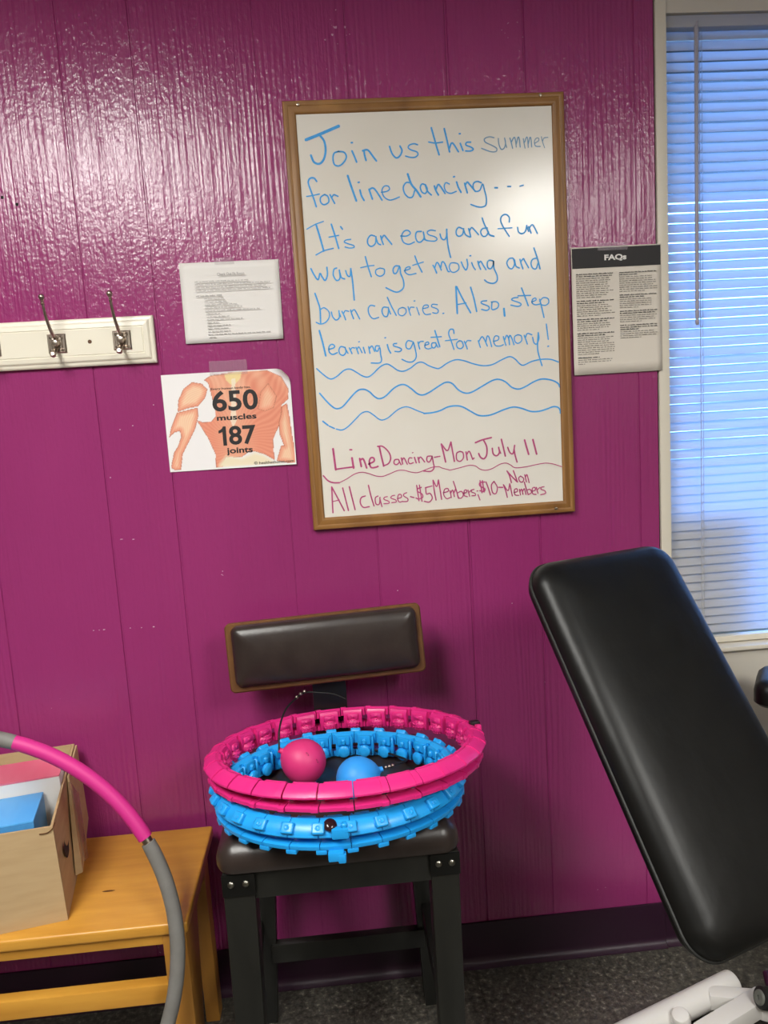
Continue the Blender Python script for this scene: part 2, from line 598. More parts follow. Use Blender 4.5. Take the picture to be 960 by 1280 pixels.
# window behind the blind: sash bars, glass, an added opaque panel keeping daylight off the lower slats
win = struct(thing('window_1', 'white framed window behind the closed blind', 'window', (WX0, .08, WZ0)))
del win['label'], win['category']
bm = B()
for x0, x1, z0, z1 in ((WX0, WX0 + .03, WZ0, WZ1), (WX1 - .03, WX1, WZ0, WZ1), (WX0, WX1, WZ0, WZ0 + .03), (WX0, WX1, WZ1 - .03, WZ1)):
    box(bm, x0, x1, .066, .095, z0, z1, .003)
wobj('window_frame', bm, M['trim'], win, True)
bm = B(); box(bm, WX0 + .028, WX1 - .028, .078, .081, WZ0 + .028, WZ1 - .028)
wobj('pane', bm, clear_material('window_glass', '#dff0ff', .08), win)
bm = B(); box(bm, WX0 + .03, 1.006, .084, .094, WZ0 + .03, 1.09, .002)
wobj('light_block_panel', bm, M['trim'], win)
# outdoors: paving and an added unseen slab that blocks the high sky
bm = B(); box(bm, -3, 6, 1.45, 9, -.25, -.15); struct(obj('ground', bm, M['outside']))
bm = B(); box(bm, -.6, 4.5, .12, 1.3, 2.12, 2.24); struct(obj('sky_block_slab', bm, M['outside']))

# ------------------------------------------------------------------ ceiling lights
lights = [(-.80, -1.78, 'rectangular ceiling light panel nearest the purple wall'),
          (1.30, -2.72, 'rectangular ceiling light panel on the window side of the room')]
for i, (x, y, lb) in enumerate(lights):
    t = thing('ceiling_light', lb, 'light', (x, y, CE - .004))
    bm = B()
    for a in ((-.33, -.3, -.63, .63), (.3, .33, -.63, .63), (-.3, .3, -.63, -.6), (-.3, .3, .6, .63)):
        box(bm, a[0], a[1], a[2], a[3], -.012, .003, .002)
    obj('frame', bm, M['lampbody'], t)
    bm = B(); box(bm, -.3, .3, -.6, .6, -.006, .002)
    obj('diffuser', bm, M['glow'], t)

# ================================================================== WINDOW BLIND
bl = thing('window_blind', 'white mini blind lowered and closed over the window, glowing blue with daylight', 'window blind', (1.27, .03, WZ1))
bm = B(); box(bm, .799, 1.735, .012, .046, WZ1 - .026, WZ1 - .001, .003)
wobj('head_rail', bm, M['slat'], bl, True)
bm = B()
pitch, n_sl = .0215, 64
for i in range(n_sl):
    zc = WZ1 - .036 - i * pitch
    if zc < .795:
        break
    lean = 66 if i < 4 else (60.5 if zc > 1.75 else (54.6 + 7.5 * (zc - 1.2) if zc > 1.2 else 61.0))
    base_t = math.radians(lean + random.uniform(-2.0, 2.0))
    nx = 26
    rows = []
    ph = random.uniform(0, 6)
    for k in range(nx + 1):
        x = .800 + (1.734 - .800) * k / nx
        t = base_t + math.radians(1.2) * math.sin(ph + x * 21) + math.radians(.8) * math.sin(ph * 2 + x * 47)
        dz = .0005 * math.sin(ph + x * 9)
        row = []
        for s in (-1, -.5, 0, .5, 1):
            a = s * .0125
            bow = .0011 * (1 - s * s)
            y = .030 + a * math.cos(t) - bow * math.sin(t)
            z = zc + dz + a * math.sin(t) + bow * math.cos(t)
            row.append(bm.verts.new((x, y, z)))
        rows.append(row)
    for a, b in zip(rows, rows[1:]):
        for q in range(4):
            bm.faces.new((a[q], b[q], b[q + 1], a[q + 1]))
wobj('slats', bm, M['slat'], bl, 'all')
bm = B(); box(bm, .799, 1.735, .018, .042, .7705, .7865, .004)
wobj('bottom_rail', bm, M['trim'], bl, True)
bm = B()
tube(bm, [(.8645, .006, 2.172), (.8635, .005, 1.85), (.8625, .004, 1.547)], .0045, 8)
lathe(bm, [(.0025, 0), (.0045, .004), (.0045, .012), (.002, .016)], 8, (.8625, .004, 1.533), (0, 0, 1))
tube(bm, [(.8645, .006, 2.171), (.868, .008, 2.18), (.872, .013, 2.184)], .0015, 6)
wobj('tilt_wand', bm, mat('grey_wand', '#aaa6b0', .35), bl, True)
for xx in (.876, 1.30, 1.66):
    bm = B()
    tube(bm, [(xx, .0155, WZ1 - .028), (xx, .0155, .785)], .0009, 5)
    tube(bm, [(xx + .006, .0155, WZ1 - .028), (xx + .006, .0155, .785)], .0006, 5)
    for i in range(n_sl - 1):
        zc = WZ1 - .036 - (i + .5) * pitch
        tube(bm, [(xx - .001, .0158, zc - .004), (xx + .005, .0158, zc + .003)], .0008, 4)
    wobj('ladder_cord', bm, M['slat'], bl)

# ================================================================== WHITEBOARD
BX0, BX1, BZ0, BZ1 = -.044, .5595, 1.125, 2.0385
wb = thing('whiteboard', 'oak framed whiteboard with blue and magenta handwriting screwed to purple wall', 'whiteboard', ((BX0 + BX1) / 2, 0, BZ0))
bm = B(); box(bm, BX0 + .012, BX1 - .012, -.0115, -.0005, BZ0 + .012, BZ1 - .012)
wobj('panel', bm, M['board'], wb)
bm = B()
fp = [(0, -.0004), (0, -.0135), (.0015, -.016), (.005, -.0172), (.0095, -.0166), (.011, -.0152), (.0135, -.0158), (.019, -.0172), (.023, -.0168), (.0262, -.0145), (.027, -.0118), (.027, -.0004)]
loops = [[bm.verts.new(p) for p in ((BX0 + d, y, BZ0 + d), (BX1 - d, y, BZ0 + d), (BX1 - d, y, BZ1 - d), (BX0 + d, y, BZ1 - d))] for d, y in fp]
for a, b in zip(loops, loops[1:] + loops[:1]):
    for k in range(4):
        f = bm.faces.new((a[k], a[(k + 1) % 4], b[(k + 1) % 4], b[k]))
        f.material_index = k % 2
wobj('frame', bm, [M['oak'], M['oakv']], wb, True)
for x, z in ((BX0 + .033, BZ1 - .0085), (BX1 - .052, BZ1 - .0065), (BX1 - .045, BZ0 + .0105)):
    bm = B(); lathe(bm, [(.0, -.004), (.0042, -.004), (.0046, -.002), (.003, .0008), (0, .0015)], 12, (x, -.017, z), (0, -1, 0))
    wobj('screw', bm, M['steel'], wb, True)

WRITING = [
"55:448,8356,723,8448,1157,8606;40:750,8433,831,8310,846,8121,794,7948,695,7863,584,7902,529,8039;30:1117,8098,1021,8061,992,7941,1019,7831,1117,7806,1221,7878,1280,7984,1235,8075,1117,8098;34:1407,8095,1448,7991,1491,7868;30:1401,8263,1426,8264;34:1663,8091,1671,7996,1693,7895;34:1634,8092,1707,8109,1762,8088,1841,7977,1915,7876;32:2215,8158,2259,8015,2339,7923,2421,7955,2477,8061,2439,8158;26:2819,8171,2743,8195,2641,8169,2615,8116,2678,8068,2791,8028,2817,7973,2756,7921,2655,7919,2548,7950;34:3133,8503,3181,8307,3228,8115,3272,7951;26:3061,8217,3203,8192,3363,8206;34:3411,8475,3453,8270,3503,8002;32:3507,8078,3549,8172,3598,8156,3694,7998;32:3743,8165,3794,8019;30:3732,8361,3752,8363;28:3970,8184,3883,8179,3866,8125,3966,8083,4022,8038,3962,8002,3852,8006",
"22:4483,8255,4382,8278,4278,8241,4290,8172,4432,8099,4532,8035,4514,7973,4398,7972,4203,8047;22:4578,8236,4585,8121,4627,8015,4692,8030,4731,8129,4715,8239;22:4731,8129,4751,8047;22:4832,8235,4857,8138,4882,8023;22:4858,8152,4920,8245,4948,8203,4962,8047;22:4965,8107,5008,8242,5036,8214,5050,8044;20:5124,8211,5140,8101,5155,8018;20:5151,8142,5198,8241,5220,8194,5226,8029;20:5228,8098,5271,8233,5293,8191,5302,8035;18:5370,8106,5459,8158,5455,8213,5396,8201,5365,8134,5391,8051,5491,8039;16:5521,8238,5547,8127,5587,8008;16:5547,8141,5579,8208,5667,8219",
"32:612,7508,560,7578,475,7573,432,7488,483,7296,529,7144,566,6992;24:377,7210,521,7226,650,7248;28:763,7235,674,7179,667,7083,734,7026,838,7076,831,7186,763,7235;30:877,7225,919,7136,964,7044;28:910,7169,962,7222,1045,7185;40:1282,7596,1344,7370,1431,7079;34:1525,7295,1547,7184,1598,7080;30:1495,7451,1519,7456;34:1721,7300,1749,7203,1780,7100;32:1720,7295,1800,7325,1868,7267,1986,7070;24:1981,7230,2097,7244,2163,7288,2133,7352,2046,7348,1997,7262,2033,7137,2144,7064,2261,7081,2364,7118;28:2626,7401,2525,7405,2462,7312,2484,7187,2566,7101,2653,7112,2703,7233;40:2573,7581,2639,7373,2747,7232,2827,7104;28:2942,7348,2870,7364,2829,7297,2861,7200,2932,7169,2980,7250,2947,7347;30:2941,7334,2986,7208,3061,7131;34:3137,7312,3167,7215,3215,7125;32:3168,7242,3217,7337,3265,7307,3362,7152;26:3464,7341,3393,7371,3352,7304,3384,7192,3484,7147,3608,7183;34:3626,7376,3659,7264,3712,7160;30:3562,7485,3585,7490;34:3800,7341,3824,7244,3849,7146;32:3807,7299,3859,7366,3901,7323,4026,7166;28:4165,7340,4079,7371,3995,7333,3985,7237,4040,7166,4129,7190,4193,7312,4231,7172,4263,7018,4248,6880,4172,6836,4055,6846,3917,6899;32:4460,7224,4513,7222;28:4743,7240,4808,7237;24:5014,7235,5088,7254",
"22:333,6540,505,6623,696,6684;36:534,6630,600,6357,660,6071;24:488,5995,667,6076,871,6117;32:863,6616,931,6356,986,6109;24:795,6353,1004,6380;30:1060,6558,1094,6506;24:1257,6286,1156,6276,1116,6237,1194,6197,1307,6158,1318,6116,1217,6107,1126,6133;28:1781,6332,1695,6350,1626,6269,1626,6172,1695,6118,1786,6178,1809,6317;28:1807,6289,1844,6176,1900,6145;30:1911,6326,1934,6228,1958,6151;30:1921,6256,1984,6337,2039,6279,2141,6143;26:2346,6307,2476,6301,2561,6353,2512,6417,2424,6401,2366,6306,2397,6179,2510,6126,2638,6168;28:2802,6384,2699,6375,2671,6278,2703,6179,2775,6162,2853,6242,2845,6368;28:2852,6340,2875,6213,2937,6183;24:3109,6385,3008,6403,2932,6365,2959,6308,3088,6260,3138,6210,3083,6168,2937,6183,2851,6214;28:3208,6311,3233,6225,3289,6186,3345,6248,3365,6401;30:3359,6402,3362,6178,3382,5980,3418,5809;28:3711,6400,3625,6432,3569,6365,3573,6280,3630,6244,3706,6288,3735,6399;28:3734,6371,3770,6272,3865,6217;30:3844,6395,3868,6295,3880,6225;28:3856,6338,3903,6412,3946,6390,4058,6259;28:4256,6391,4152,6381,4105,6313,4146,6227,4219,6224,4282,6305;30:4153,6605,4187,6492,4254,6348,4300,6248,4396,6210;28:4749,6495,4753,6593,4681,6658,4591,6628,4558,6532,4625,6374,4737,6195;22:4492,6366,4803,6372;28:4928,6375,4948,6276,5021,6239,5097,6283,5137,6408;28:5131,6395,5172,6280;30:5175,6379,5202,6307,5224,6244;28:5189,6350,5251,6417,5294,6373,5364,6229",
"30:358,5714,415,5585,494,5475,547,5607,585,5535,645,5454,702,5558,705,5726;28:914,5702,855,5676,832,5551,896,5441,972,5488,969,5657;28:968,5643,1002,5501,1072,5464;28:1104,5637,1135,5537,1192,5520,1222,5673;30:1217,5673,1237,5462,1246,5235,1251,5009;28:1551,5910,1596,5697,1655,5484;22:1435,5683,1597,5711,1728,5719;24:1855,5657,1765,5619,1760,5535,1844,5483,1935,5527,1947,5625,1855,5657;28:2280,5679,2192,5683,2139,5616,2154,5530,2213,5541,2288,5665,2300,5523,2350,5379,2351,5238,2279,5156,2160,5134,1961,5234;24:2382,5576,2510,5612,2498,5655,2423,5630,2398,5547,2489,5486,2637,5507;28:2633,5874,2691,5702,2770,5529;22:2573,5680,2811,5739;30:3021,5658,3058,5586,3092,5494;28:3053,5600,3103,5711,3146,5681,3198,5551;28:3186,5594,3222,5720,3279,5689,3339,5530,3373,5506;24:3486,5693,3411,5682,3378,5599,3417,5504,3505,5494,3589,5561,3573,5661,3486,5693;28:3648,5700,3688,5599,3744,5525,3787,5622,3775,5750;28:3878,5675,3910,5588,3951,5524;26:3843,5821,3864,5825;30:4018,5696,4035,5611,4070,5524;28:4031,5653,4078,5694,4133,5606,4189,5512;28:4345,5695,4271,5707,4225,5658,4229,5559,4293,5527,4356,5610,4366,5694,4368,5538,4430,5378,4425,5265,4340,5212,4221,5237,4149,5292;28:4793,5731,4718,5721,4661,5638,4696,5537,4770,5505,4833,5602,4814,5716;28:4836,5687,4861,5557,4934,5511;30:4956,5695,4982,5594,5014,5493;28:4969,5638,5031,5706,5060,5662,5144,5507;28:5331,5706,5240,5682,5201,5598,5233,5497,5308,5479,5357,5591;30:5278,5922,5332,5749,5372,5605,5398,5475",
"30:407,5192,460,5006,492,4849,486,4565;24:485,4835,581,4878,677,4797,684,4683,603,4573,484,4536,391,4576;26:734,4780,756,4679,824,4604,901,4657,902,4799;24:900,4771,931,4670;26:967,4782,1005,4694,1034,4599;24:999,4737,1041,4792,1113,4774;26:1158,4800,1181,4700,1210,4612;24:1170,4757,1232,4805,1272,4752,1344,4600;24:1689,4859,1602,4877,1545,4809,1560,4680,1642,4590,1761,4612;26:1965,4816,1877,4821,1842,4737,1880,4635,1954,4631,1991,4758,1985,4815;26:1992,4786,2029,4670;26:1978,5029,2054,4840,2151,4635;22:2296,4799,2212,4761,2206,4661,2286,4619,2369,4681,2365,4767,2296,4799;22:2421,4807,2444,4706,2469,4619;22:2446,4734,2479,4790,2552,4786;22:2611,4783,2661,4617;22:2560,4920,2581,4925;22:2742,4748,2862,4770,2858,4819,2775,4812,2741,4719,2795,4622,2913,4624;22:3072,4817,2969,4831,2945,4780,3052,4732,3088,4681,3047,4632,2959,4651;24:3186,4622,3207,4626;36:3505,5181,3506,4895,3507,4608;32:3520,5180,3641,4917,3805,4607;24:3501,4795,3711,4822;32:3830,5151,3893,4904,3941,4629;26:4175,4847,4070,4838,4059,4795,4199,4731,4227,4680,4166,4637,4053,4666;26:4293,4812,4286,4654,4407,4677,4440,4762,4383,4816,4278,4813;40:4556,4655,4565,4501;26:4881,4884,4775,4874,4743,4833,4906,4767,4944,4722,4873,4688,4715,4725;30:4969,5080,5032,4905,5105,4693;24:4882,4918,5167,4912;24:5192,4767,5284,4806,5271,4850,5210,4824,5192,4752,5266,4705,5372,4714;28:5369,4816,5406,4655,5453,4420;24:5368,4772,5452,4849,5557,4821,5569,4733,5492,4679,5401,4698",
"34:445,4396,499,4135,546,3851;26:620,3985,724,4008,756,4049,701,4090,633,4042,631,3927,700,3871,805,3903;26:973,4009,887,4028,844,3958,861,3871,932,3838,996,3907,982,4008;24:986,3979,1038,3876;26:1075,3989,1100,3930,1125,3865;24:1095,3944,1134,3991,1192,3982;26:1222,3995,1247,3922,1266,3857;24:1243,3951,1287,4000,1347,3873;26:1383,3986,1414,3860;22:1286,4110,1306,4114;26:1502,3994,1512,3922,1522,3849;26:1514,3950,1576,4005,1628,3886;26:1738,3996,1664,4000,1645,3929,1687,3883,1745,3966,1756,3807,1769,3690,1715,3629,1538,3639;30:1916,4015,1940,3912,1979,3829;24:1869,4165,1890,4169;26:2124,4032,2056,4022,2062,3978,2178,3934,2226,3891,2173,3850,2076,3861;26:2467,4057,2379,4076,2330,4007,2340,3919,2414,3901,2478,3999,2496,4041,2531,3880,2543,3719,2472,3622,2353,3614,2223,3679;26:2599,4036,2610,3963,2630,3883;24:2606,3992,2650,4041,2719,4043;24:2744,3955,2834,3979,2822,4023,2761,3998,2750,3911,2814,3873,2889,3889;26:2970,4001,2909,3990,2900,3918,2949,3886,3002,3941,2993,4000;24:3004,3970,3039,3896;30:2989,4260,3034,4084,3078,3908;24:2893,4121,3125,4123;26:3411,4180,3401,4262,3326,4265,3292,4172,3343,4010,3394,3832;22:3210,4031,3480,4046;26:3523,4014,3461,3960,3471,3872,3545,3839,3607,3893,3582,3991,3523,4014;26:3633,3994,3668,3910,3694,3825;24:3661,3949,3702,4005,3783,4000;26:3951,3991,3969,3917,3990,3843;26:3962,3976,4036,4074,4093,3998,4147,3864;26:4121,3967,4156,4082,4200,4036,4246,3844;24:4287,3958,4393,3982,4411,4054,4337,4072,4294,3987,4328,3869,4433,3848,4510,3873;26:4517,4048,4543,3944,4569,3855;26:4544,3974,4593,4073,4635,3998,4651,3866;26:4635,3998,4668,4069,4711,3994,4751,3860;24:4850,4074,4773,4034,4775,3932,4843,3884,4927,3938,4924,4041,4850,4074;26:4991,4052,5027,3947,5054,3858;24:5013,3992,5062,4086,5167,4057;26:5180,3998,5207,3879,5266,3847,5322,3961,5314,4093;28:5314,4093,5286,3816,5299,3639,5372,3364;26:5502,4272,5534,3935;26:5517,3780,5538,3785",
"26:328,3583,451,3460,562,3367,648,3342,770,3398,925,3511,1059,3533,1187,3462,1329,3366,1445,3339,1553,3397,1725,3542,1876,3597,1991,3538,2120,3443,2252,3421,2405,3480,2559,3582,2679,3587,2809,3509,2970,3442,3060,3442,3246,3549,3428,3603,3607,3572,3814,3493,4023,3440,4235,3449,4451,3540,4635,3603,4754,3552,4871,3428,4961,3399,5147,3471,5361,3503,5574,3491,5750,3423;30:356,3044,497,2860,634,2720,736,2685,858,2736,1064,2944,1205,3058,1339,3074,1454,3014,1566,2899,1667,2849,1804,2894,1992,3050,2146,3123,2265,3116,2394,3026,2522,2910,2640,2873,2793,2923,3041,3062,3179,3121,3313,3090,3456,2934,3604,2857,3756,2872,4003,2991,4220,3096,4373,3117,4522,3055,4669,2922,4820,2875,4974,2919,5192,3025,5377,3068,5590,3026,5726,2949,5763,2867;30:383,2427,489,2332;28:517,2312,626,2255;24:666,2238,792,2209,930,2275,1120,2440,1261,2558,1397,2577,1525,2489,1624,2403,1712,2374,1850,2425,2054,2575,2207,2631,2326,2618,2501,2533,2678,2457;30:2648,2462,2829,2468,3012,2502,3197,2574,3379,2589,3529,2554,3706,2445,3883,2344,4065,2327,4219,2353,4467,2437,4682,2481,4865,2443,5077,2361,5261,2350,5447,2389,5602,2434,5709,2412,5754,2350,5761,2280",
"40:564,1802,578,1569,592,1337;30:592,1343,794,1360,1004,1370;40:973,1573,994,1346;30:938,1760,979,1757;38:1145,1546,1169,1371;36:1148,1501,1211,1542,1251,1464,1287,1327;34:1338,1414,1461,1466,1457,1541,1391,1545,1355,1458,1384,1335,1483,1329,1544,1346;34:1601,1786,1633,1574,1674,1346;28:1563,1794,1676,1787,1804,1653,1841,1516,1788,1399,1665,1347;26:1989,1476,1928,1465,1909,1391,1967,1357,2031,1413,2013,1474;26:2023,1443,2066,1350;28:2081,1500,2103,1363;26:2093,1439,2141,1496,2209,1350;24:2322,1484,2262,1488,2233,1415,2270,1358,2346,1377;28:2377,1495,2413,1367;20:2335,1600,2353,1605;28:2459,1490,2482,1368;26:2471,1444,2520,1492,2604,1375;26:2748,1501,2671,1491,2657,1402,2710,1368,2769,1455,2778,1499,2800,1347,2809,1225,2729,1155,2563,1175;24:2831,1466,2959,1481;32:3080,1344,3040,1573,3004,1755;28:3010,1749,3133,1597,3224,1786;30:3224,1786,3253,1559,3282,1345;26:3421,1563,3342,1523,3336,1387,3410,1337,3489,1407,3486,1528,3421,1563;28:3557,1539,3579,1356;26:3569,1478,3634,1549,3702,1363;28:3711,1378,3736,1388;32:3780,1736,3950,1791,4151,1827;32:3966,1790,4035,1629,4027,1448,3962,1361,3887,1396,3845,1484;30:4162,1584,4181,1453,4256,1409,4320,1474,4310,1596;26:4315,1565,4350,1457;32:4379,1773,4417,1589,4455,1389;28:4518,1582,4566,1458,4636,1438,4680,1617;30:4661,1528,4686,1374,4721,1235;36:4915,1723,4955,1554,4996,1394;36:5106,1720,5146,1542,5181,1388",
"30:306,1218,402,1101,518,1048,652,1038;18:652,1038,822,1111,1009,1210,1176,1238,1339,1194,1485,1133,1635,1114,1789,1158,1974,1221,2125,1220,2274,1170,2425,1145,2579,1186,2764,1243,2917,1248,2991,1213,3126,1168,3187,1155,3403,1192,3619,1232,3756,1208,3860,1131,3981,1095,4136,1122,4325,1210,4464,1228,4570,1175,4676,1107,4908,1110,5157,1145,5375,1167,5561,1134,5752,1060",
"28:475,945,467,658,462,370;28:475,954,597,680,720,398;20:473,622,625,647;28:719,913,767,653,813,397;28:870,933,918,657,965,405;26:1216,697,1124,667,1092,554,1155,443,1291,449;26:1301,934,1343,688,1398,456;24:1502,677,1439,636,1446,499,1521,493,1546,644;24:1539,629,1578,428;22:1713,647,1651,637,1634,592,1737,539,1734,494,1627,492;22:1881,666,1819,655,1792,611,1899,558,1902,512,1804,504;22:1937,586,2029,610,2027,671,1972,675,1943,586,1978,507,2054,517;22:2157,708,2094,682,2086,637,2173,570,2161,510,2054,511;24:2237,611,2317,584;24:2497,806,2420,781,2407,721,2504,653,2515,576,2422,546,2362,572;24:2394,859,2426,506;24:2455,861,2495,486;24:2742,820,2588,791;24:2594,791,2605,647,2688,656,2734,546,2662,459,2547,482;26:2817,494,2784,741,2773,949;24:2779,939,2848,798,2895,947;26:2895,947,2921,732,2946,500;22:2993,650,3102,673,3105,734,3028,724,3000,604,3063,508,3156,532;22:3148,685,3171,525;22:3160,623,3210,696,3242,541;22:3238,633,3287,706,3324,520;24:3235,893,3287,706,3338,495;22:3330,627,3408,652,3450,573,3400,499,3339,504;22:3461,603,3529,628,3525,675,3476,663,3471,556,3540,520;22:3562,672,3592,526;20:3575,610,3639,667;22:3701,678,3648,666,3646,620,3718,585,3725,538,3648,534;22:3767,633,3789,638;22:3788,549,3828,424;26:3954,829,3846,821,3843,745,3948,676,3929,616,3832,638;26:3848,867,3882,589;26:3903,863,3929,601;26:3985,827,4031,686,4074,523;24:4170,829,4105,742,4128,572,4205,551,4241,687,4170,829;26:4272,685,4365,678;26:4570,772,4536,927,4479,1047;26:4487,1037,4591,908,4710,777;26:4710,777,4668,918,4627,1043;22:4792,910,4744,867,4766,789,4827,769,4861,844,4792,910;22:4886,934,4920,763;22:4899,872,4939,930,4982,744;24:4464,441,4430,597,4383,738;22:4392,729,4485,593,4529,750;24:4529,750,4555,619,4580,464;22:4623,538,4701,563,4688,625,4634,598,4643,490,4729,469;22:4750,606,4770,475;22:4763,549,4803,608,4829,483;22:4825,554,4865,613,4900,478;24:4871,766,4906,626,4947,484;22:4926,578,4998,589,5026,510,4947,469;22:5043,539,5121,565,5108,627,5051,600,5056,486,5134,462;22:5145,625,5181,483;20:5162,562,5232,619;22:5326,628,5264,617,5256,571,5339,534,5352,472,5242,448",
]

INK_OF = ['blueink', 'fadeink', 'blueink', 'blueink', 'blueink', 'blueink', 'blueink', 'blueink', 'pinkink', 'pinkink', 'pinkink']
def ribbon(bm, pts, w, y):
    n = len(pts)
    L_, R_ = [], []
    for i, p in enumerate(pts):
        a = pts[max(i - 1, 0)]; b = pts[min(i + 1, n - 1)]
        d = Vector((b.x - a.x, 0, b.z - a.z))
        if d.length < 1e-9:
            d = Vector((1, 0, 0))
        d.normalize()
        nn = Vector((-d.z, 0, d.x)) * (w / 2)
        L_.append(bm.verts.new((p.x + nn.x, y, p.z + nn.z)))
        R_.append(bm.verts.new((p.x - nn.x, y, p.z - nn.z)))
    for i in range(n - 1):
        bm.faces.new((L_[i], L_[i + 1], R_[i + 1], R_[i]))
    for e in (0, n - 1):                                  # rounded ends
        c = bm.verts.new((pts[e].x, y, pts[e].z))
        a0 = math.atan2(L_[e].co.z - pts[e].z, L_[e].co.x - pts[e].x)
        sgn = 1 if e == 0 else -1
        arc = [bm.verts.new((pts[e].x + w / 2 * math.cos(a0 + sgn * PI * k / 6), y, pts[e].z + w / 2 * math.sin(a0 + sgn * PI * k / 6))) for k in range(7)]
        for k in range(6):
            bm.faces.new((c, arc[k], arc[k + 1]))
for li, s in enumerate(WRITING):
    strokes = []
    for st in s.split(';'):
        w, cs = st.split(':')
        v = [int(q) * 1e-4 for q in cs.split(',')]
        pts = [Vector((BX0 + v[k], 0, BZ0 + v[k + 1])) for k in range(0, len(v), 2)]
        strokes.append((min(p.x for p in pts), max(p.x for p in pts), int(w) * 1.12e-4, smooth_pts(pts, 5) if len(pts) > 2 else pts))
    wavy = li in (7, 9)
    if li == 7:                                           # three wavy lines, each a piece of its own
        sets = [strokes[:1], strokes[1:2], strokes[2:]]
    elif li == 9:
        sets = [strokes]
    else:                                                 # one piece per word
        strokes.sort(key=lambda q: q[0])
        sets, right = [], -9
        for q in strokes:
            if q[0] - right > .0075 or not sets:
                sets.append([]); right = -9
            sets[-1].append(q)
            right = max(right, q[1])
    for ws in sets:
        bm = B()
        yy = -.0122
        for _, _, w, pts in ws:
            ribbon(bm, pts, w, yy)
            yy -= .000012
        wobj('wavy_line' if wavy else 'handwriting', bm, M[INK_OF[li]], wb)

# ================================================================== PAPERS
def sheet(bm, x0, x1, z0, z1, y, lift=None, nx=16, nz=12):
    """a sheet of paper with a front and a thin back, gently lifted off the wall"""
    def P(i, j, dy):
        u, v = i / nx, j / nz
        x, z, l = x0(v) + (x1(v) - x0(v)) * u, z0(u) + (z1(u) - z0(u)) * v, (lift(u, v) if lift else 0)
        return bm.verts.new((x, y - l + dy, z))
    F = [[P(i, j, 0) for j in range(nz + 1)] for i in range(nx + 1)]
    K = [[P(i, j, .0004) for j in range(nz + 1)] for i in range(nx + 1)]
    for i in range(nx):
        for j in range(nz):
            bm.faces.new((F[i][j], F[i + 1][j], F[i + 1][j + 1], F[i][j + 1]))
            bm.faces.new((K[i][j], K[i][j + 1], K[i + 1][j + 1], K[i + 1][j]))
    for i in range(nx):
        bm.faces.new((F[i][0], K[i][0], K[i + 1][0], F[i + 1][0]))
        bm.faces.new((F[i][nz], F[i + 1][nz], K[i + 1][nz], K[i][nz]))
    for j in range(nz):
        bm.faces.new((F[0][j], F[0][j + 1], K[0][j + 1], K[0][j]))
        bm.faces.new((F[nx][j], K[nx][j], K[nx][j + 1], F[nx][j + 1]))

def tape_piece(parent, x0, x1, z0, z1, y=-.0035):
    bm = B()
    n = 14
    pts_t, pts_b = [], []
    for i in range(n + 1):
        x = x0 + (x1 - x0) * i / n
        yy = y - (.0003 if i % 2 else 0)
        pts_t.append(bm.verts.new((x, yy, z1 + random.uniform(-.0006, .0006))))
        pts_b.append(bm.verts.new((x, yy, z0)))
    for i in range(n):
        bm.faces.new((pts_b[i], pts_b[i + 1], pts_t[i + 1], pts_t[i]))
    return wobj('tape', bm, M['tape'], parent)

def words(bm, x0, x1, z, h, y, seed):
    """one line of small print: runs of word-long marks broken into letter strokes"""
    r = random.Random(seed)
    x = x0
    while x < x1 - .002:
        wl = min(r.uniform(.004, .013), x1 - x)
        q = x
        while q < x + wl - .0007:
            c = r.uniform(.0009, .0016)
            hh = h * r.choice((.65, .65, .65, 1.0, .8))
            vs = [bm.verts.new(p) for p in ((q, y, z), (q + c * .82, y, z), (q + c * .82, y, z + hh), (q, y, z + hh))]
            bm.faces.new(vs)
            q += c
        x += wl + .0017

# small typed notice, top left
PX0, PX1, PZ0, PZ1 = -.290, -.077, 1.5525, 1.7225
tn = thing('typed_notice', 'white typed notice of small grey text above the muscle poster', 'paper', ((PX0 + PX1) / 2, 0, PZ0))
bm = B(); sheet(bm, lambda v: PX0, lambda v: PX1 - .002 * (1 - v), lambda u: PZ0, lambda u: PZ1 - .001 * u, -.0015, lambda u, v: .004 * (1 - v) ** 2 + .006 * max(0, u - .8) * (1 - v))
wobj('sheet', bm, M['paper'], tn, 'all')
ly = -.0075
bm = text_bm('Check Out Fit Room', .01, .00012, width=.058); text_height(bm, .0062)
bmesh.ops.transform(bm, matrix=Matrix.Translation((PX0 + .080, ly, PZ0 + .1395)) @ Matrix.Rotation(PI / 2, 4, 'X'), verts=bm.verts[:])
wobj('title', bm, M['greyink'], tn)
bm = B()
for k, (a, b) in enumerate(((.031, .145), (.031, .192), (.031, .182), (.031, .192))):
    words(bm, PX0 + a, PX0 + b, PZ0 + .1275 - k * .0062, .0026, ly, 40 + k)
for k, (a, b) in enumerate(((.048, .090), (.048, .096), (.048, .118), (.048, .128), (.048, .165), (.050, .080), (.050, .101), (.050, .127), (.050, .076), (.050, .100), (.050, .098), (.050, .103), (.050, .184), (.052, .066))):
    words(bm, PX0 + a, PX0 + b, PZ0 + .0912 - k * .0063, .0026, ly, 60 + k)
    if k in (2, 5, 7, 10, 12):
        words(bm, PX0 + a - .008, PX0 + a - .0068, PZ0 + .0917 - k * .0063, .0014, ly, 5)
wobj('small_print', bm, M['fadedink'], tn)
bm = B(); words(bm, PX0 + .031, PX0 + .090, PZ0 + .0976, .0029, ly, 99)
wobj('heading', bm, M['greyink'], tn)
tape_piece(tn, -.214, -.172, 1.716, 1.7305)

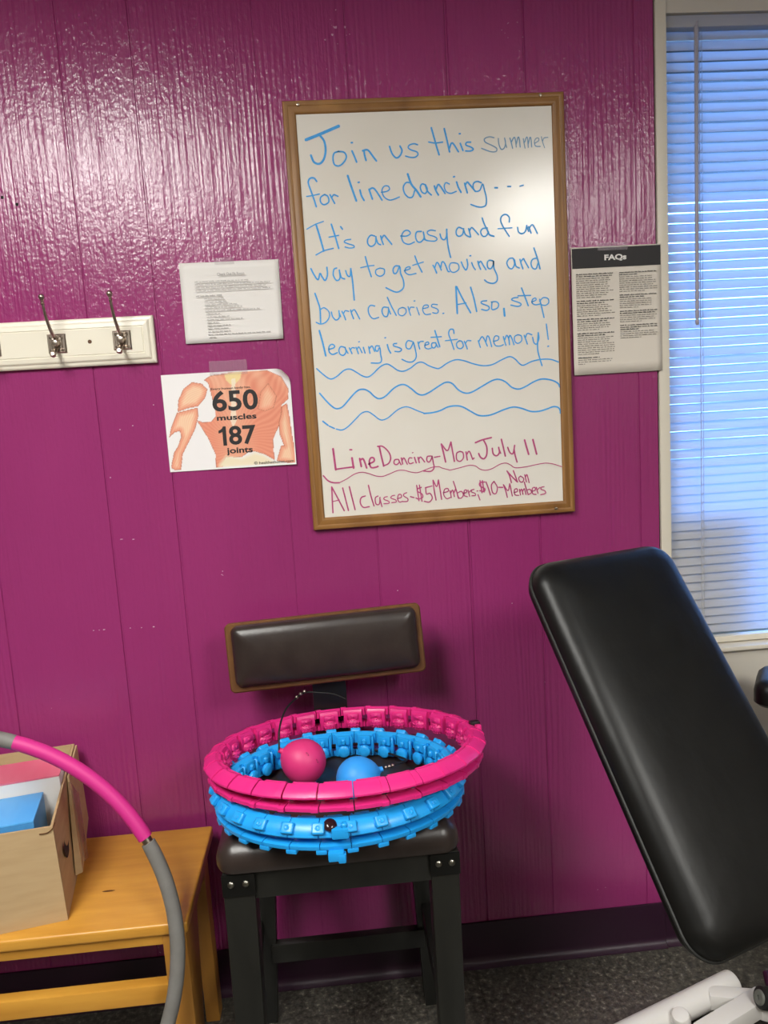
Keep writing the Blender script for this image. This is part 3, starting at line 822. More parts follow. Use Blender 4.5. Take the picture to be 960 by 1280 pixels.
# FAQ sheet, between whiteboard and window
FX0, FX1, FZ0, FZ1 = .5690, .7745, 1.4355, 1.715
fq = thing('faq_sheet', 'cream printed sheet headed FAQs on a black band, between whiteboard and window', 'paper', ((FX0 + FX1) / 2, 0, FZ0))
bm = B(); sheet(bm, lambda v: FX0, lambda v: FX1, lambda u: FZ0, lambda u: FZ1, -.0045, lambda u, v: .0015 * (1 - v) ** 2)
wobj('sheet', bm, M['paperwarm'], fq, 'all')
bm = B(); box(bm, FX0 + .002, FX1 - .001, -.0054, -.0050, FZ1 - .0455, FZ1 - .0025)
wobj('header_band', bm, M['ink'], fq)
bm = text_bm('FAQs', .03, .0012, width=.0505); text_height(bm, .0145)
bmesh.ops.transform(bm, matrix=Matrix.Translation((.6445, -.0058, 1.6825)) @ Matrix.Rotation(PI / 2, 4, 'X'), verts=bm.verts[:])
wobj('title', bm, M['paper'], fq)
bm, bh = B(), B()
sd = 200
for c0, plan in ((FX0 + .0095, ((2, 10), (2, 6), (2, 4), (2, 9), (1, 3))), (FX0 + .1085, ((2, 8), (2, 5), (2, 4), (3, 4)))):
    z = 1.6555
    for heads, lines in plan:
        for k in range(heads):
            words(bh, c0, c0 + (.086 if k < heads - 1 else random.uniform(.04, .085)), z, .0026, -.0065, sd); z -= .00465; sd += 1
        for k in range(lines):
            words(bm, c0, c0 + (random.uniform(.07, .088) if k < lines - 1 else random.uniform(.015, .06)), z, .0020, -.0065, sd); z -= .00455; sd += 1
        z -= .0035
wobj('question_lines', bh, M['ink'], fq)
wobj('answer_lines', bm, mat('soft_ink', '#6e675f', .7), fq)
tape_piece(fq, .630, .698, 1.706, 1.7225, -.0062)

# ------------------------------------------------------------------ muscle poster
QX, QZ, QW, QH = -.351, 1.2765, .2795, .2125
ART = {'deltoid': [(0.0287, 0.1311), (0.0327, 0.1563), (0.0461, 0.1808), (0.0662, 0.1938), (0.0863, 0.1895), (0.0978, 0.1762), (0.0915, 0.1591), (0.074, 0.1411), (0.0515, 0.1376)], 'arm': [(0.027, 0.1296), (0.0112, 0.097), (0.0051, 0.0766), (0.0181, 0.087), (0.0295, 0.0895), (0.0314, 0.0765), (0.0214, 0.0546), (0.0122, 0.0423), (0.0028, 0.0106), (0.0101, 0.0036), (0.0245, 0.0043), (0.0309, 0.0379), (0.0441, 0.0596), (0.0629, 0.0906), (0.0726, 0.1188), (0.0721, 0.138)], 'torso': [(0.0918, 0.1971), (0.1068, 0.2057), (0.1371, 0.2087), (0.1756, 0.2128), (0.2327, 0.2095), (0.2603, 0.1953), (0.2742, 0.1674), (0.2725, 0.1451), (0.2571, 0.1332), (0.2527, 0.0981), (0.2413, 0.0761), (0.2317, 0.0573), (0.2313, 0.0313), (0.2329, 0.0116), (0.2114, 0.0261), (0.1894, 0.0341), (0.1731, 0.0319), (0.1595, 0.023), (0.1242, 0.0253), (0.1158, 0.0031), (0.1014, 0.004), (0.1025, 0.0332), (0.0897, 0.0696), (0.0775, 0.0929), (0.068, 0.1111), (0.0802, 0.1055), (0.0994, 0.106), (0.1099, 0.1165), (0.1097, 0.1325), (0.1067, 0.1518), (0.1037, 0.1711), (0.1005, 0.1887)], 'rarm': [(0.2568, 0.13), (0.2685, 0.1357), (0.2716, 0.113), (0.2746, 0.0676), (0.2792, 0.0217), (0.2786, 0.0004), (0.236, 0.0098), (0.2484, 0.0432), (0.2549, 0.0428), (0.2472, 0.0693), (0.2476, 0.0951), (0.254, 0.1141)], 'spine': [(0.152, 0.1968), (0.1599, 0.1963), (0.1551, 0.1041), (0.1458, 0.0886), (0.1424, 0.1049)], 'neck': [(0.137, 0.2071), (0.1755, 0.2112), (0.171, 0.1957), (0.1536, 0.1792), (0.1391, 0.1943)], 'pelvis': [(0.1071, 0.0134), (0.1248, 0.0318), (0.1595, 0.023), (0.1894, 0.0341), (0.2114, 0.0261), (0.2328, 0.01), (0.2775, -0.0011), (0.1028, 0.0007)], 'scap': [(0.213, 0.1646), (0.2305, 0.1827), (0.2474, 0.153), (0.239, 0.1279), (0.2191, 0.121), (0.2035, 0.1268)], 'lat_l': [(0.0705, 0.1381), (0.0935, 0.1111), (0.0802, 0.1055), (0.0696, 0.111)]}

def inside(poly, x, y):
    c = False
    j = len(poly) - 1
    for i in range(len(poly)):
        xi, yi = poly[i]; xj, yj = poly[j]
        if (yi > y) != (yj > y) and x < (xj - xi) * (y - yi) / (yj - yi) + xi:
            c = not c
        j = i
    return c
def edge_d(poly, x, y):
    best = 9.0
    for (ax, ay), (bx, by) in zip(poly, poly[1:] + poly[:1]):
        dx, dy = bx - ax, by - ay
        t = max(0, min(1, ((x - ax) * dx + (y - ay) * dy) / (dx * dx + dy * dy + 1e-12)))
        best = min(best, math.hypot(x - ax - t * dx, y - ay - t * dy))
    return best
FIB = {'deltoid': (1.0, .5, .055, .135), 'arm': (.35, 1.0, .03, .0), 'torso': (0, 0, .15, .10), 'rarm': (-.25, 1.0, .26, .0), 'scap': (.5, .9, .2, .12)}
def lerp(a, b, t):
    return tuple(p + (q - p) * t for p, q in zip(a, b))
SAL, DEEP, PALE, WHT = (.93, .63, .51), (.85, .46, .36), (.97, .88, .74), (.94, .93, .93)
def art_colour(x, y):
    col = WHT
    for nm in ('torso', 'rarm', 'arm', 'deltoid', 'scap'):
        if not inside(ART[nm], x, y):
            continue
        d = edge_d(ART[nm], x, y)
        fx, fy, ox, oy = FIB[nm]
        if nm == 'torso':
            # fibres fan out from the spine
            ang = math.atan2(y - .05, abs(x - .15) + .02)
            s = math.sin(ang * 74 + 4 * math.sin(x * 60) + 2 * math.sin(y * 90))
            cen = 1 - min(1, abs(x - .15) / .05)
            up = max(0, (y - .12) / .09)
            col = lerp(lerp(SAL, DEEP, .35 + .35 * s * .5), PALE, max(0, .30 * cen + .30 * up * (0.5 + .5 * math.sin(x * 130 + y * 60))))
        else:
            u = (x - ox) * fy - (y - oy) * fx
            s = math.sin(u * 1300 + 2.5 * math.sin((x + y) * 90))
            mid = min(1, d / .012)
            col = lerp(lerp(SAL, PALE, .72 * mid + .18 * s), DEEP, max(0, .35 - .3 * mid))
            if nm == 'scap':
                col = lerp(col, SAL, .35)
        if d < .0011:
            col = lerp(col, (.62, .33, .22), .55)
    if inside(ART['pelvis'], x, y):
        d = edge_d(ART['pelvis'], x, y)
        col = lerp((.93, .88, .76), col, max(0, 1 - d / .008) * .8)
    if inside(ART['neck'], x, y):
        col = lerp(col, (.95, .90, .62), .75)
    if inside(ART['spine'], x, y):
        col = lerp(col, (.95, .90, .82), .85)
    if x < .004 or y < .004 or y > QH - .003 or x > QW - .003:
        col = WHT
    return col
CR = .016
def curl(x, z, off):
    """poster point: flat on the wall, its lower edge lifted, its top right corner rolled forward"""
    lift = .0018 + .005 * (1 - z / QH) ** 2 * (x / QW)
    nx_, nz_ = .72, .694
    d = x * nx_ + z * nz_ - ((QW - .024) * nx_ + (QH - .020) * nz_)
    if d > 0:
        a = d / CR
        if a <= 2.6:
            s, hgt = CR * math.sin(a) - d, CR * (1 - math.cos(a))
            ox, oz, oy = -math.sin(a), 0, math.cos(a)
        else:
            e = d - 2.6 * CR
            s = CR * math.sin(2.6) + e * math.cos(2.6) - d
            hgt = CR * (1 - math.cos(2.6)) + e * math.sin(2.6)
            ox, oy = -math.sin(2.6), math.cos(2.6)
        x += s * nx_; z += s * nz_
        return Vector((QX + x + ox * nx_ * off, -(lift + hgt + oy * off), QZ + z + ox * nz_ * off))
    return Vector((QX + x, -(lift + off), QZ + z))
mp_ = thing('muscle_poster', 'landscape muscle poster reading 650 muscles 187 joints, top right corner curled', 'poster', (QX + QW / 2, 0, QZ))
bm = B()
cl = bm.loops.layers.float_color.new('print')
NX, NZ = 186, 140
V = [[bm.verts.new(curl(QW * i / NX, QH * j / NZ, 0)) for j in range(NZ + 1)] for i in range(NX + 1)]
K = [[bm.verts.new(curl(QW * i / NX, QH * j / NZ, -.0004)) for j in range(NZ + 1)] for i in range(NX + 1)]
def lc(c):
    return tuple((q / 12.92 if q <= .04045 else ((q + .055) / 1.055) ** 2.4) for q in c) + (1.0,)
CC = [[lc(art_colour(QW * i / NX, QH * j / NZ)) for j in range(NZ + 1)] for i in range(NX + 1)]
wc = lc(WHT)
for i in range(NX):
    for j in range(NZ):
        f = bm.faces.new((V[i][j], V[i + 1][j], V[i + 1][j + 1], V[i][j + 1]))
        for lp, c in zip(f.loops, (CC[i][j], CC[i + 1][j], CC[i + 1][j + 1], CC[i][j + 1])):
            lp[cl] = c
        f = bm.faces.new((K[i][j], K[i][j + 1], K[i + 1][j + 1], K[i + 1][j]))
        for lp in f.loops:
            lp[cl] = wc
wobj('sheet', bm, M['print'], mp_, 'all')
def poster_text(name, body, x, z, w, h, bold):
    t = text_bm(body, .03, bold, width=w); text_height(t, h)
    for v in t.verts:
        v.co = curl(x + v.co.x, z + v.co.y, .0005)
    wobj(name, t, M['ink'], mp_)
poster_text('caption', 'Every human body has,', .105, .1725, .087, .0062, .0002)
poster_text('number', '650', .1055, .1265, .100, .0455, .0007)
poster_text('word', 'muscles', .1125, .1065, .087, .0125, .0008)
one = B()
vs = [one.verts.new((.1135 + a, .0510 + b, 0)) for a, b in ((.0085, 0), (.0165, 0), (.0165, .0425), (.0105, .0425), (.0085, .0385), (.0045, .0355), (0, .0335), (0, .0275), (.0045, .0287), (.0085, .0308))]
one.faces.new(vs)
one.normal_update()
bmesh.ops.triangulate(one, faces=one.faces[:])
for v in one.verts:
    v.co = curl(v.co.x, v.co.y, .0005)
wobj('number', one, M['ink'], mp_)
poster_text('number', '87', .1355, .0510, .060, .0425, .0007)
poster_text('word', 'joints', .1275, .0285, .058, .0170, .0008)
poster_text('web_address', '\u00a9 healthathome.com', .186, .0050, .088, .0066, .0003)
tape_piece(mp_, -.245, -.163, 1.482, 1.5125, -.0042)

# ================================================================== COAT RACK
RX1, RZ0, RZ1 = -.3545, 1.5165, 1.6165
rk = thing('coat_rack', 'cream painted coat rack board with nickel hooks high on the left', 'coat rack', (-.7, 0, RZ0))
bm = B()
st = [(0, -.0005), (0, -.010), (.003, -.0125), (.0085, -.0135), (.0095, -.0155), (.0125, -.0175), (.0205, -.0185), (.0215, -.0172), (.0232, -.0172), (.024, -.0185)]
XLr = -1.16
loops = [[bm.verts.new(p) for p in ((XLr + d, y, RZ0 + d), (RX1 - d, y, RZ0 + d), (RX1 - d, y, RZ1 - d), (XLr + d, y, RZ1 - d))] for d, y in st]
for a, b in zip(loops, loops[1:]):
    for k in range(4):
        bm.faces.new((a[k], a[(k + 1) % 4], b[(k + 1) % 4], b[k]))
bm.faces.new(loops[-1]); bm.faces.new(loops[0][::-1])
wobj('back_board', bm, M['cream'], rk)
for x in (-.489,):
    bm = B(); lathe(bm, [(0, 0), (.0042, 0), (.0042, .0006), (0, .0006)], 14, (x, -.0186, 1.567), (0, -1, 0))
    wobj('screw_hole', bm, M['knot'], rk)
for x in (-.421, -.557, -.693, -.829, -.965, -1.101):
    bm = B()
    arm = smooth_pts([(x, -.024, 1.578), (x + .001, -.036, 1.579), (x + .001, -.052, 1.590), (x, -.066, 1.611), (x - .001, -.074, 1.634), (x - .001, -.076, 1.649)], 5)
    tube(bm, arm, [.0042 - .0016 * k / (len(arm) - 1) for k in range(len(arm))], 12)
    lathe(bm, [(0, -.001), (.0032, .0), (.0042, .002), (.0026, .004), (.0036, .006), (.0026, .008), (.0045, .0105), (.0062, .014), (.0058, .018), (.0035, .0205), (0, .021)], 14, (x - .001, -.076, 1.640), (-.03, -.1, 1))
    low = smooth_pts([(x, -.024, 1.556), (x + .001, -.040, 1.545), (x + .002, -.054, 1.541)], 5)
    tube(bm, low, .0038, 10)
    lathe(bm, [(0, -.006), (.004, -.0055), (.0064, -.002), (.0064, .002), (.004, .0055), (0, .006)], 14, (x + .002, -.058, 1.541), (0, -1, .25))
    lathe(bm, [(.009, 0), (.008, .008), (.0055, .012), (0, .013)], 14, (x, -.022, 1.567), (0, -1, 0))
    hk = wobj('hook', bm, M['steel'], rk, True)
    bm = B()
    q = [(0, -.0184), (0, -.0205), (.002, -.0225), (.0045, -.0225), (.0055, -.0208), (.0075, -.0208), (.009, -.0225), (.012, -.0228)]
    lp = [[bm.verts.new(p) for p in ((x - .019 + d, y, 1.5465 + d), (x + .019 - d, y, 1.5465 + d), (x + .019 - d, y, 1.5865 - d), (x - .019 + d, y, 1.5865 - d))] for d, y in q]
    for a, b in zip(lp, lp[1:]):
        for k in range(4):
            bm.faces.new((a[k], a[(k + 1) % 4], b[(k + 1) % 4], b[k]))
    bm.faces.new(lp[-1]); bm.faces.new(lp[0][::-1])
    for sx in (-.012, .012):
        for sz in (1.553, 1.580):
            lathe(bm, [(.0032, 0), (.003, .0015), (0, .003)], 10, (x + sx, -.0222, sz), (0, -1, 0))
    wobj('mounting_plate', bm, M['steel'], hk)

# ================================================================== STOOL
sl = thing('bar_stool', 'black wooden stool with brown leather seat and small padded backrest against purple wall', 'stool', (-.03, -.30, 0))
sx0, sx1 = -.243, .184
bm = B()
pillow(bm, sx1 - sx0, .415, .035, [(.012, .612), (.003, .615), (0, .622), (0, .634), (.004, .648), (.014, .660), (.032, .669), (.065, .6745), (.11, .6785)],
       mtx=Matrix.Translation(((sx0 + sx1) / 2, -.2925, 0)))
wobj('seat', bm, M['leather'], sl, True)
for x0, x1, fx0, fx1 in ((-.233, -.178, -.238, -.190), (.129, .180, .131, .176)):          # front legs
    bm = B()
    hexa(bm, [(fx0, -.478, 0), (fx1, -.478, 0), (fx1, -.438, 0), (fx0, -.438, 0)], [(x0, -.488, .612), (x1, -.488, .612), (x1, -.436, .612), (x0, -.436, .612)])
    bevel_all(bm, .0035)
    wobj('leg', bm, M['blackwood'], sl, True)
    bm = B(); box(bm, x0 - .001, x1 + .001, -.4915, -.4865, .570, .610, .0012)
    pl = wobj('corner_plate', bm, M['blackmetal'], sl, True)
    for k in (.27, .73):
        bm = B(); lathe(bm, [(.0062, 0), (.0058, .0022), (.0035, .0042), (0, .005)], 14, (x0 + (x1 - x0) * k, -.4913, .593), (0, -1, 0))
        wobj('stud', bm, M['stud'], pl, True)
for x0, x1, fx0, fx1 in ((-.212, -.168, -.252, -.207), (.112, .158, .137, .176)):          # rear legs
    bm = B()
    hexa(bm, [(fx0, -.118, 0), (fx1, -.118, 0), (fx1, -.080, 0), (fx0, -.080, 0)], [(x0, -.150, .612), (x1, -.150, .612), (x1, -.105, .612), (x0, -.105, .612)])
    bevel_all(bm, .003)
    wobj('leg', bm, M['blackwood'], sl, True)
bm = B(); box(bm, -.180, .131, -.484, -.462, .558, .611, .002); wobj('apron', bm, M['blackwood'], sl, True)
bm = B(); box(bm, -.172, .116, -.146, -.124, .555, .611, .002); wobj('apron', bm, M['blackwood'], sl, True)
for x0, x1 in ((-.228, -.206), (.150, .172)):
    bm = B(); box(bm, x0 if x0 < 0 else .140, x1 if x0 < 0 else .160, -.440, -.146, .558, .611, .002); wobj('apron', bm, M['blackwood'], sl, True)
bm = B(); box(bm, -.205, .142, -.134, -.112, .162, .206, .002); wobj('stretcher', bm, M['blackwood'], sl, True)
bm = B(); box(bm, -.200, .136, -.476, -.455, .135, .178, .002); wobj('stretcher', bm, M['blackwood'], sl, True)
for a, b, c, d in ((-.232, -.208, -.242, -.220), (.138, .158, .140, .162)):
    bm = B()
    hexa(bm, [(a, -.442, .225), (b, -.442, .225), (d, -.124, .225), (c, -.124, .225)], [(a, -.442, .270), (b, -.442, .270), (d, -.124, .270), (c, -.124, .270)])
    bevel_all(bm, .002)
    wobj('stretcher', bm, M['blackwood'], sl, True)
# backrest: worn board with a leather pad, on one flat post
bcx, bcz, byy = -.0335, .8815, -.108
bmx = Matrix.Translation((bcx, byy, bcz)) @ Matrix.Rotation(math.radians(-1.9), 4, 'Y') @ Matrix.Rotation(math.radians(-7), 4, 'X')
bm = B(); pillow(bm, .424, .150, .012, [(.002, 0), (0, .002), (0, .014), (.003, .017)], mtx=bmx @ Matrix.Rotation(PI / 2, 4, 'X'))
brd = wobj('back_board', bm, M['walnut'], sl, True)
bm = B(); pillow(bm, .398, .132, .016, [(0, .0165), (.0, .024), (.003, .032), (.010, .038), (.024, .0415), (.045, .0435), (.06, .044)], mtx=bmx @ Matrix.Translation((.001, 0, .004)) @ Matrix.Rotation(PI / 2, 4, 'X'))
wobj('back_pad', bm, M['leather'], brd, True)
bm = B()
hexa(bm, [(-.071, -.108, .58), (.004, -.108, .58), (.004, -.092, .58), (-.071, -.092, .58)], [(-.069, -.105, .88), (.004, -.105, .88), (.004, -.092, .88), (-.069, -.092, .88)])
bevel_all(bm, .002)
wobj('post', bm, M['black'], sl, True)

# ================================================================== SEGMENTED HOOPS ON THE STOOL
def ringpt(c, rx, ry, tilt, a, dr, dz):
    return Vector((c[0] + (rx + dr) * math.cos(a), c[1] + (ry + dr) * math.sin(a), c[2] - tilt * math.sin(a) + dz))
def arc_solid(bm, fn, prof, a0, a1, steps=3):
    ring = []
    for k in range(steps + 1):
        a = a0 + (a1 - a0) * k / steps
        ring.append([bm.verts.new(fn(a, dr, dz)) for dr, dz in prof])
    n = len(prof)
    for a, b in zip(ring, ring[1:]):
        for k in range(n):
            bm.faces.new((a[k], a[(k + 1) % n], b[(k + 1) % n], b[k]))
    bm.faces.new(ring[0][::-1]); bm.faces.new(ring[-1])
def local_frame(fn, a, dr, dz):
    p = fn(a, dr, dz)
    o = (fn(a, dr + .01, dz) - p).normalized()
    t = (fn(a + .01, dr, dz) - fn(a - .01, dr, dz)).normalized()
    z = o.cross(t); z.normalize()
    if z.z < 0: z = -z
    m = Matrix.Identity(4)
    for i in range(3):
        m[i][0], m[i][1], m[i][2], m[i][3] = o[i], t[i], z[i], p[i]
    return m

N = 28
pc, prx, pry, ptl = (-.005, -.340, .727), .262, .240, .026
pf_ = lambda a, dr, dz: ringpt(pc, prx, pry, ptl, a, dr, dz)
ph = thing('exercise_hoop', 'pink segmented exercise hoop with studded massage pads, upper of two on stool', 'hoop', (pc[0], pc[1], .70))
UP_P = [(.003, .0265), (.003, .0295), (-.001, .034), (-.010, .0395), (-.019, .0425), (-.0245, .040), (-.0245, .0260), (-.020, .0245), (.001, .0250)]
LO_P = [(-.006, 0), (-.003, .002), (-.003, .008), (-.006, .0095), (-.0245, .0100), (-.0245, 0)]
INN_P = [(-.0243, .001), (-.0243, .0405), (-.0285, .0405), (-.032, .036), (-.033, .028), (-.032, .004), (-.030, .001)]
for k in range(N):
    a0 = 2 * PI * k / N + .03
    da = 2 * PI / N
    bm = B()
    for P_, up_ in ((UP_P, .0012), (LO_P, -.0006)):
        arc_solid(bm, pf_, P_, a0 + .004, a0 + da * .80, 3)
        arc_solid(bm, pf_, [(dr + (.0014 if dr > -.02 else 0), dz + up_) for dr, dz in P_], a0 + da * .78, a0 + da - .004, 1)
    arc_solid(bm, pf_, INN_P, a0 + da * .12, a0 + da * .88, 3)
    lk = wobj('link', bm, M['pinkpl'], ph, True)
    m = local_frame(pf_, a0 + da * .5, -.031, .012)
    bm = B()
    r = bmesh.ops.create_uvsphere(bm, u_segments=12, v_segments=8, radius=1)
    bmesh.ops.transform(bm, matrix=m @ Matrix.Diagonal((.011, .0155, .0125, 1)), verts=r['verts'])
    for u in range(5):
        for w in range(4):
            th, fi = math.radians(-58 + 29 * u + (14 if w % 2 else 0)), math.radians(-45 + 30 * w)
            if th > math.radians(66): continue
            d = Vector((-math.cos(th) * math.cos(fi) * .011, math.sin(th) * math.cos(fi) * .0155, math.sin(fi) * .0125))
            r = bmesh.ops.create_icosphere(bm, subdivisions=1, radius=.0018)
            bmesh.ops.transform(bm, matrix=m @ Matrix.Translation(d), verts=r['verts'])
    m2 = local_frame(pf_, a0 + da * .5, -.031, .027)
    box(bm, -.006, .003, -.012, .012, -.006, .007, .002, 1, m2)
    box(bm, -.008, 0, -.004, .004, -.001, .004, .001, 1, m2)
    wobj('massage_pad', bm, M['pinkdk'], lk, 'all')
m = local_frame(pf_, .135, -.004, .038)
bm = B(); box(bm, -.011, .009, -.008, .008, -.004, .008, .003, 2, m); cb = wobj('buckle', bm, M['black'], ph, True)
bm = B(); box(bm, -.004, .007, -.020, -.009, -.026, .004, .002, 2, m); wobj('catch', bm, M['pinkpl'], cb, True)
bm = B(); tube(bm, smooth_pts([pf_(.135, .004, .036), pf_(.13, .008, .020), pf_(.11, .006, .002), pf_(.10, .005, -.010)], 5), .0022, 8); wobj('strap', bm, M['cord'], cb, True)

bc, brx, bry = (-.020, -.388, .6855), .228, .192
bf_ = lambda a, dr, dz: ringpt(bc, brx, bry, .004, a, dr, dz)
bh_ = thing('exercise_hoop', 'bright blue segmented exercise hoop lying on the leather stool seat', 'hoop', (bc[0], bc[1], .68))
UP_B = [(.003, .0242), (.005, .027), (.0035, .032), (-.001, .039), (-.008, .045), (-.017, .0485), (-.0235, .046), (-.0235, .0260), (-.019, .0238)]
LO_B = [(-.004, 0), (.0, .002), (.001, .005), (.001, .009), (-.002, .0105), (-.0235, .0112), (-.0235, 0)]
INN_B = [(-.0233, .001), (-.0233, .0465), (-.0270, .0445), (-.0280, .040), (-.0280, .001)]
for k in range(N):
    a0 = 2 * PI * k / N + .06
    da = 2 * PI / N
    bm = B()
    arc_solid(bm, bf_, UP_B, a0 + .003, a0 + da - .003, 3)
    arc_solid(bm, bf_, LO_B, a0 + .003, a0 + da - .003, 3)
    arc_solid(bm, bf_, INN_B, a0 + da * .14, a0 + da * .86, 3)
    m = local_frame(bf_, a0, .0005, .0395)
    m = m @ Matrix.Rotation(math.radians(-44), 4, 'Y')
    box(bm, -.004, .0058, -.0105, .0105, -.0092, .0092, .003, 3, m)
    lathe(bm, [(.0020, 0), (.0044, 0), (.0044, .0013), (.0032, .0018), (.0020, .0013)], 14, m @ Vector((.0055, 0, 0)), (m @ Vector((1, 0, 0))) - (m @ Vector((0, 0, 0))))
    m3 = local_frame(bf_, a0 + .01, .0, -.0012)
    box(bm, -.014, .0008, -.0090, .0090, -.0042, .0030, .0015, 2, m3)
    lk = wobj('link', bm, M['bluepl'], bh_, True)
    m = local_frame(bf_, a0 + da * .5, -.027, .0)
    ax = (m @ Vector((-1, 0, 0))) - (m @ Vector((0, 0, 0)))
    bm = B()
    lathe(bm, [(.0075, 0), (.0075, .007), (.0118, .008), (.0128, .011), (.0118, .014), (.008, .0165), (.0035, .0172), (0, .0168)], 18, m @ Vector((0, 0, .015)), ax)
    box(bm, -.007, .001, -.013, .013, .026, .045, .003, 2, m)
    box(bm, -.012, -.005, -.0045, .0045, .028, .040, .002, 1, m)
    box(bm, -.009, .0, -.019, -.014, .006, .044, .002, 1, m)
    wobj('roller', bm, M['bluepl'], lk, True)
a_ = -PI / 2 - .055
m = local_frame(bf_, a_, .002, .036)
bm = B(); lathe(bm, [(.0, 0), (.0105, 0), (.0108, .003), (.0085, .006), (.004, .0072), (0, .0075)], 18, m @ Vector((-.006, -.006, .006)), (.1, -.6, .8)); cb = wobj('buckle', bm, mat('smoky_plastic', '#2a1518', .15), bh_, True)
bm = B(); box(bm, -.004, .007, -.004, .024, -.012, .006, .003, 2, m); box(bm, -.006, .005, .012, .022, .004, .013, .002, 1, m)
wobj('catch', bm, M['bluepl'], cb, True)
bm = B(); box(bm, -.006, .007, -.012, .014, -.050, -.034, .003, 2, m); box(bm, -.006, .008, .004, .017, -.053, -.038, .003, 2, m)
wobj('lower_catch', bm, M['bluepl'], cb, True)

# the weighted balls on their cords
def weight_ball(label, c, r, m_ball, neck, cord, beads):
    t = thing('weight_ball', label, 'weight ball', (c[0], c[1], c[2] - r))
    bm = B()
    d = (Vector(neck) - Vector(c)).normalized()
    pr = []
    for k in range(15):
        th = PI * k / 14
        rr = r * math.sin(th)
        hh = -r * math.cos(th)
        if hh > 0:
            hh *= 1.12
            rr *= 1 - .10 * (hh / r) ** 2
        pr.append((max(rr, 0), hh))
    pr = pr[:-1]
    pr += [(.0058, r * 1.13), (.0048, r * 1.22), (.005, r * 1.28), (0, r * 1.29)]
    lathe(bm, pr, 32, c, d)
    wobj('ball', bm, m_ball, t, True)
    bm = B(); tube(bm, smooth_pts(cord, 8), .0019, 8); cd = wobj('cord', bm, M['cord'], t, True)
    for p in beads:
        bm = B()
        bmesh.ops.create_uvsphere(bm, u_segments=12, v_segments=8, radius=.0036, matrix=Matrix.Translation(p))
        wobj('bead', bm, M['steel'], cd, 'all')
    return t
ndir = Vector((-.046, -.004, .030)).normalized()
pb = weight_ball('rose pink rubber weight ball with two small slits inside the hoops', (-.0875, -.318, .7225), .0425, M['pinkball'], tuple(Vector((-.0875, -.318, .7225)) + ndir),
                 [(-.133, -.322, .752), (-.131, -.30, .785), (-.122, -.25, .800), (-.108, -.20, .800), (-.092, -.165, .800), (-.078, -.150, .798), (-.055, -.145, .793), (-.025, -.142, .786), (.0, -.140, .772)],
                 [(-.1005, -.183, .801), (-.093, -.168, .8025), (-.085, -.156, .8025)])
for dv in ((.22, -.72, .66), (.62, -.72, .30)):
    d = Vector(dv).normalized()
    c = Vector((-.0875, -.318, .7225)) + d * .0412
    t = d.cross(Vector((-.5, .2, 1))).normalized()
    u = d.cross(t)
    bm = B()
    n = 12
    vs = [bm.verts.new(c + d * .0016 + u * .0045 * math.cos(2 * PI * k / n) + t * .0015 * math.sin(2 * PI * k / n)) for k in range(n)]
    ctr = bm.verts.new(c + d * .0004)
    for k in range(n):
        bm.faces.new((vs[k], vs[(k + 1) % n], ctr))
    wobj('slit', bm, mat('slit_shadow_rubber', '#8c1d4b', .7), pb)
bcn = (.012, -.400, .7195)
weight_ball('blue rubber weight ball with silver clasp inside the hoops', bcn, .039, M['blueball'], (bcn[0] + .05, bcn[1] + .012, bcn[2] + .008),
            [(.062, -.388, .728), (.080, -.38, .728), (.098, -.36, .722), (.11, -.33, .712), (.10, -.29, .700), (.06, -.24, .694), (.0, -.21, .692), (-.05, -.2, .692)],
            [(.0665, -.387, .7285), (.073, -.3845, .7285), (.0795, -.381, .728)])

# ================================================================== WOODEN BENCH
bn = thing('wooden_bench', 'honey coloured wooden bench with lower rail, left of the stool', 'bench', (-.85, -.20, 0))
bxr, bxl = -.328, -1.36
bm = B(); box(bm, bxl, bxr, -.372, -.028, .426, .450, .006, 3)
top_ = wobj('seat_board', bm, M['pine'], bn, True)
bm = B()
vs = [bm.verts.new((-.508 + .016 * math.cos(a) * (1 if math.cos(a) > 0 else .8), -.245 + .0045 * math.sin(a) - (.003 if math.sin(a) > 0 else 0), .4503)) for a in [2 * PI * k / 18 for k in range(18)]]
bm.faces.new(vs)
wobj('wood_knot', bm, M['knot'], top_)
def bench_leg(x0, x1, yf, yb, ybb):
    bm = B()
    hexa(bm, [(x0, yf, 0), (x1, yf, 0), (x1, ybb, 0), (x0, ybb, 0)], [(x0 - .003, yf, .4262), (x1 - .003, yf, .4262), (x1 - .003, yb, .4262), (x0 - .003, yb, .4262)])
    bevel_all(bm, .003)
    wobj('leg', bm, M['pinev'], bn, True)
bench_leg(-.375, -.330, -.366, -.245, -.325)
bench_leg(-.374, -.342, -.092, -.040, -.050)
bench_leg(-1.345, -1.300, -.366, -.245, -.325)
bench_leg(-1.345, -1.313, -.092, -.040, -.050)
bm = B(); box(bm, -1.30, -.374, -.362, -.342, .402, .4262, .003); wobj('apron', bm, M['pine'], bn, True)
bm = B(); box(bm, -1.31, -.376, -.066, -.046, .385, .4262, .003); wobj('apron', bm, M['pine'], bn, True)
for x in (-.360, -1.335):
    bm = B(); box(bm, x, x + .018, -.250, -.092, .375, .4262, .002); wobj('apron', bm, M['pinev'], bn, True)
bm = B(); box(bm, -1.30, -.373, -.362, -.336, .279, .318, .003); wobj('stretcher', bm, M['pine'], bn, True)

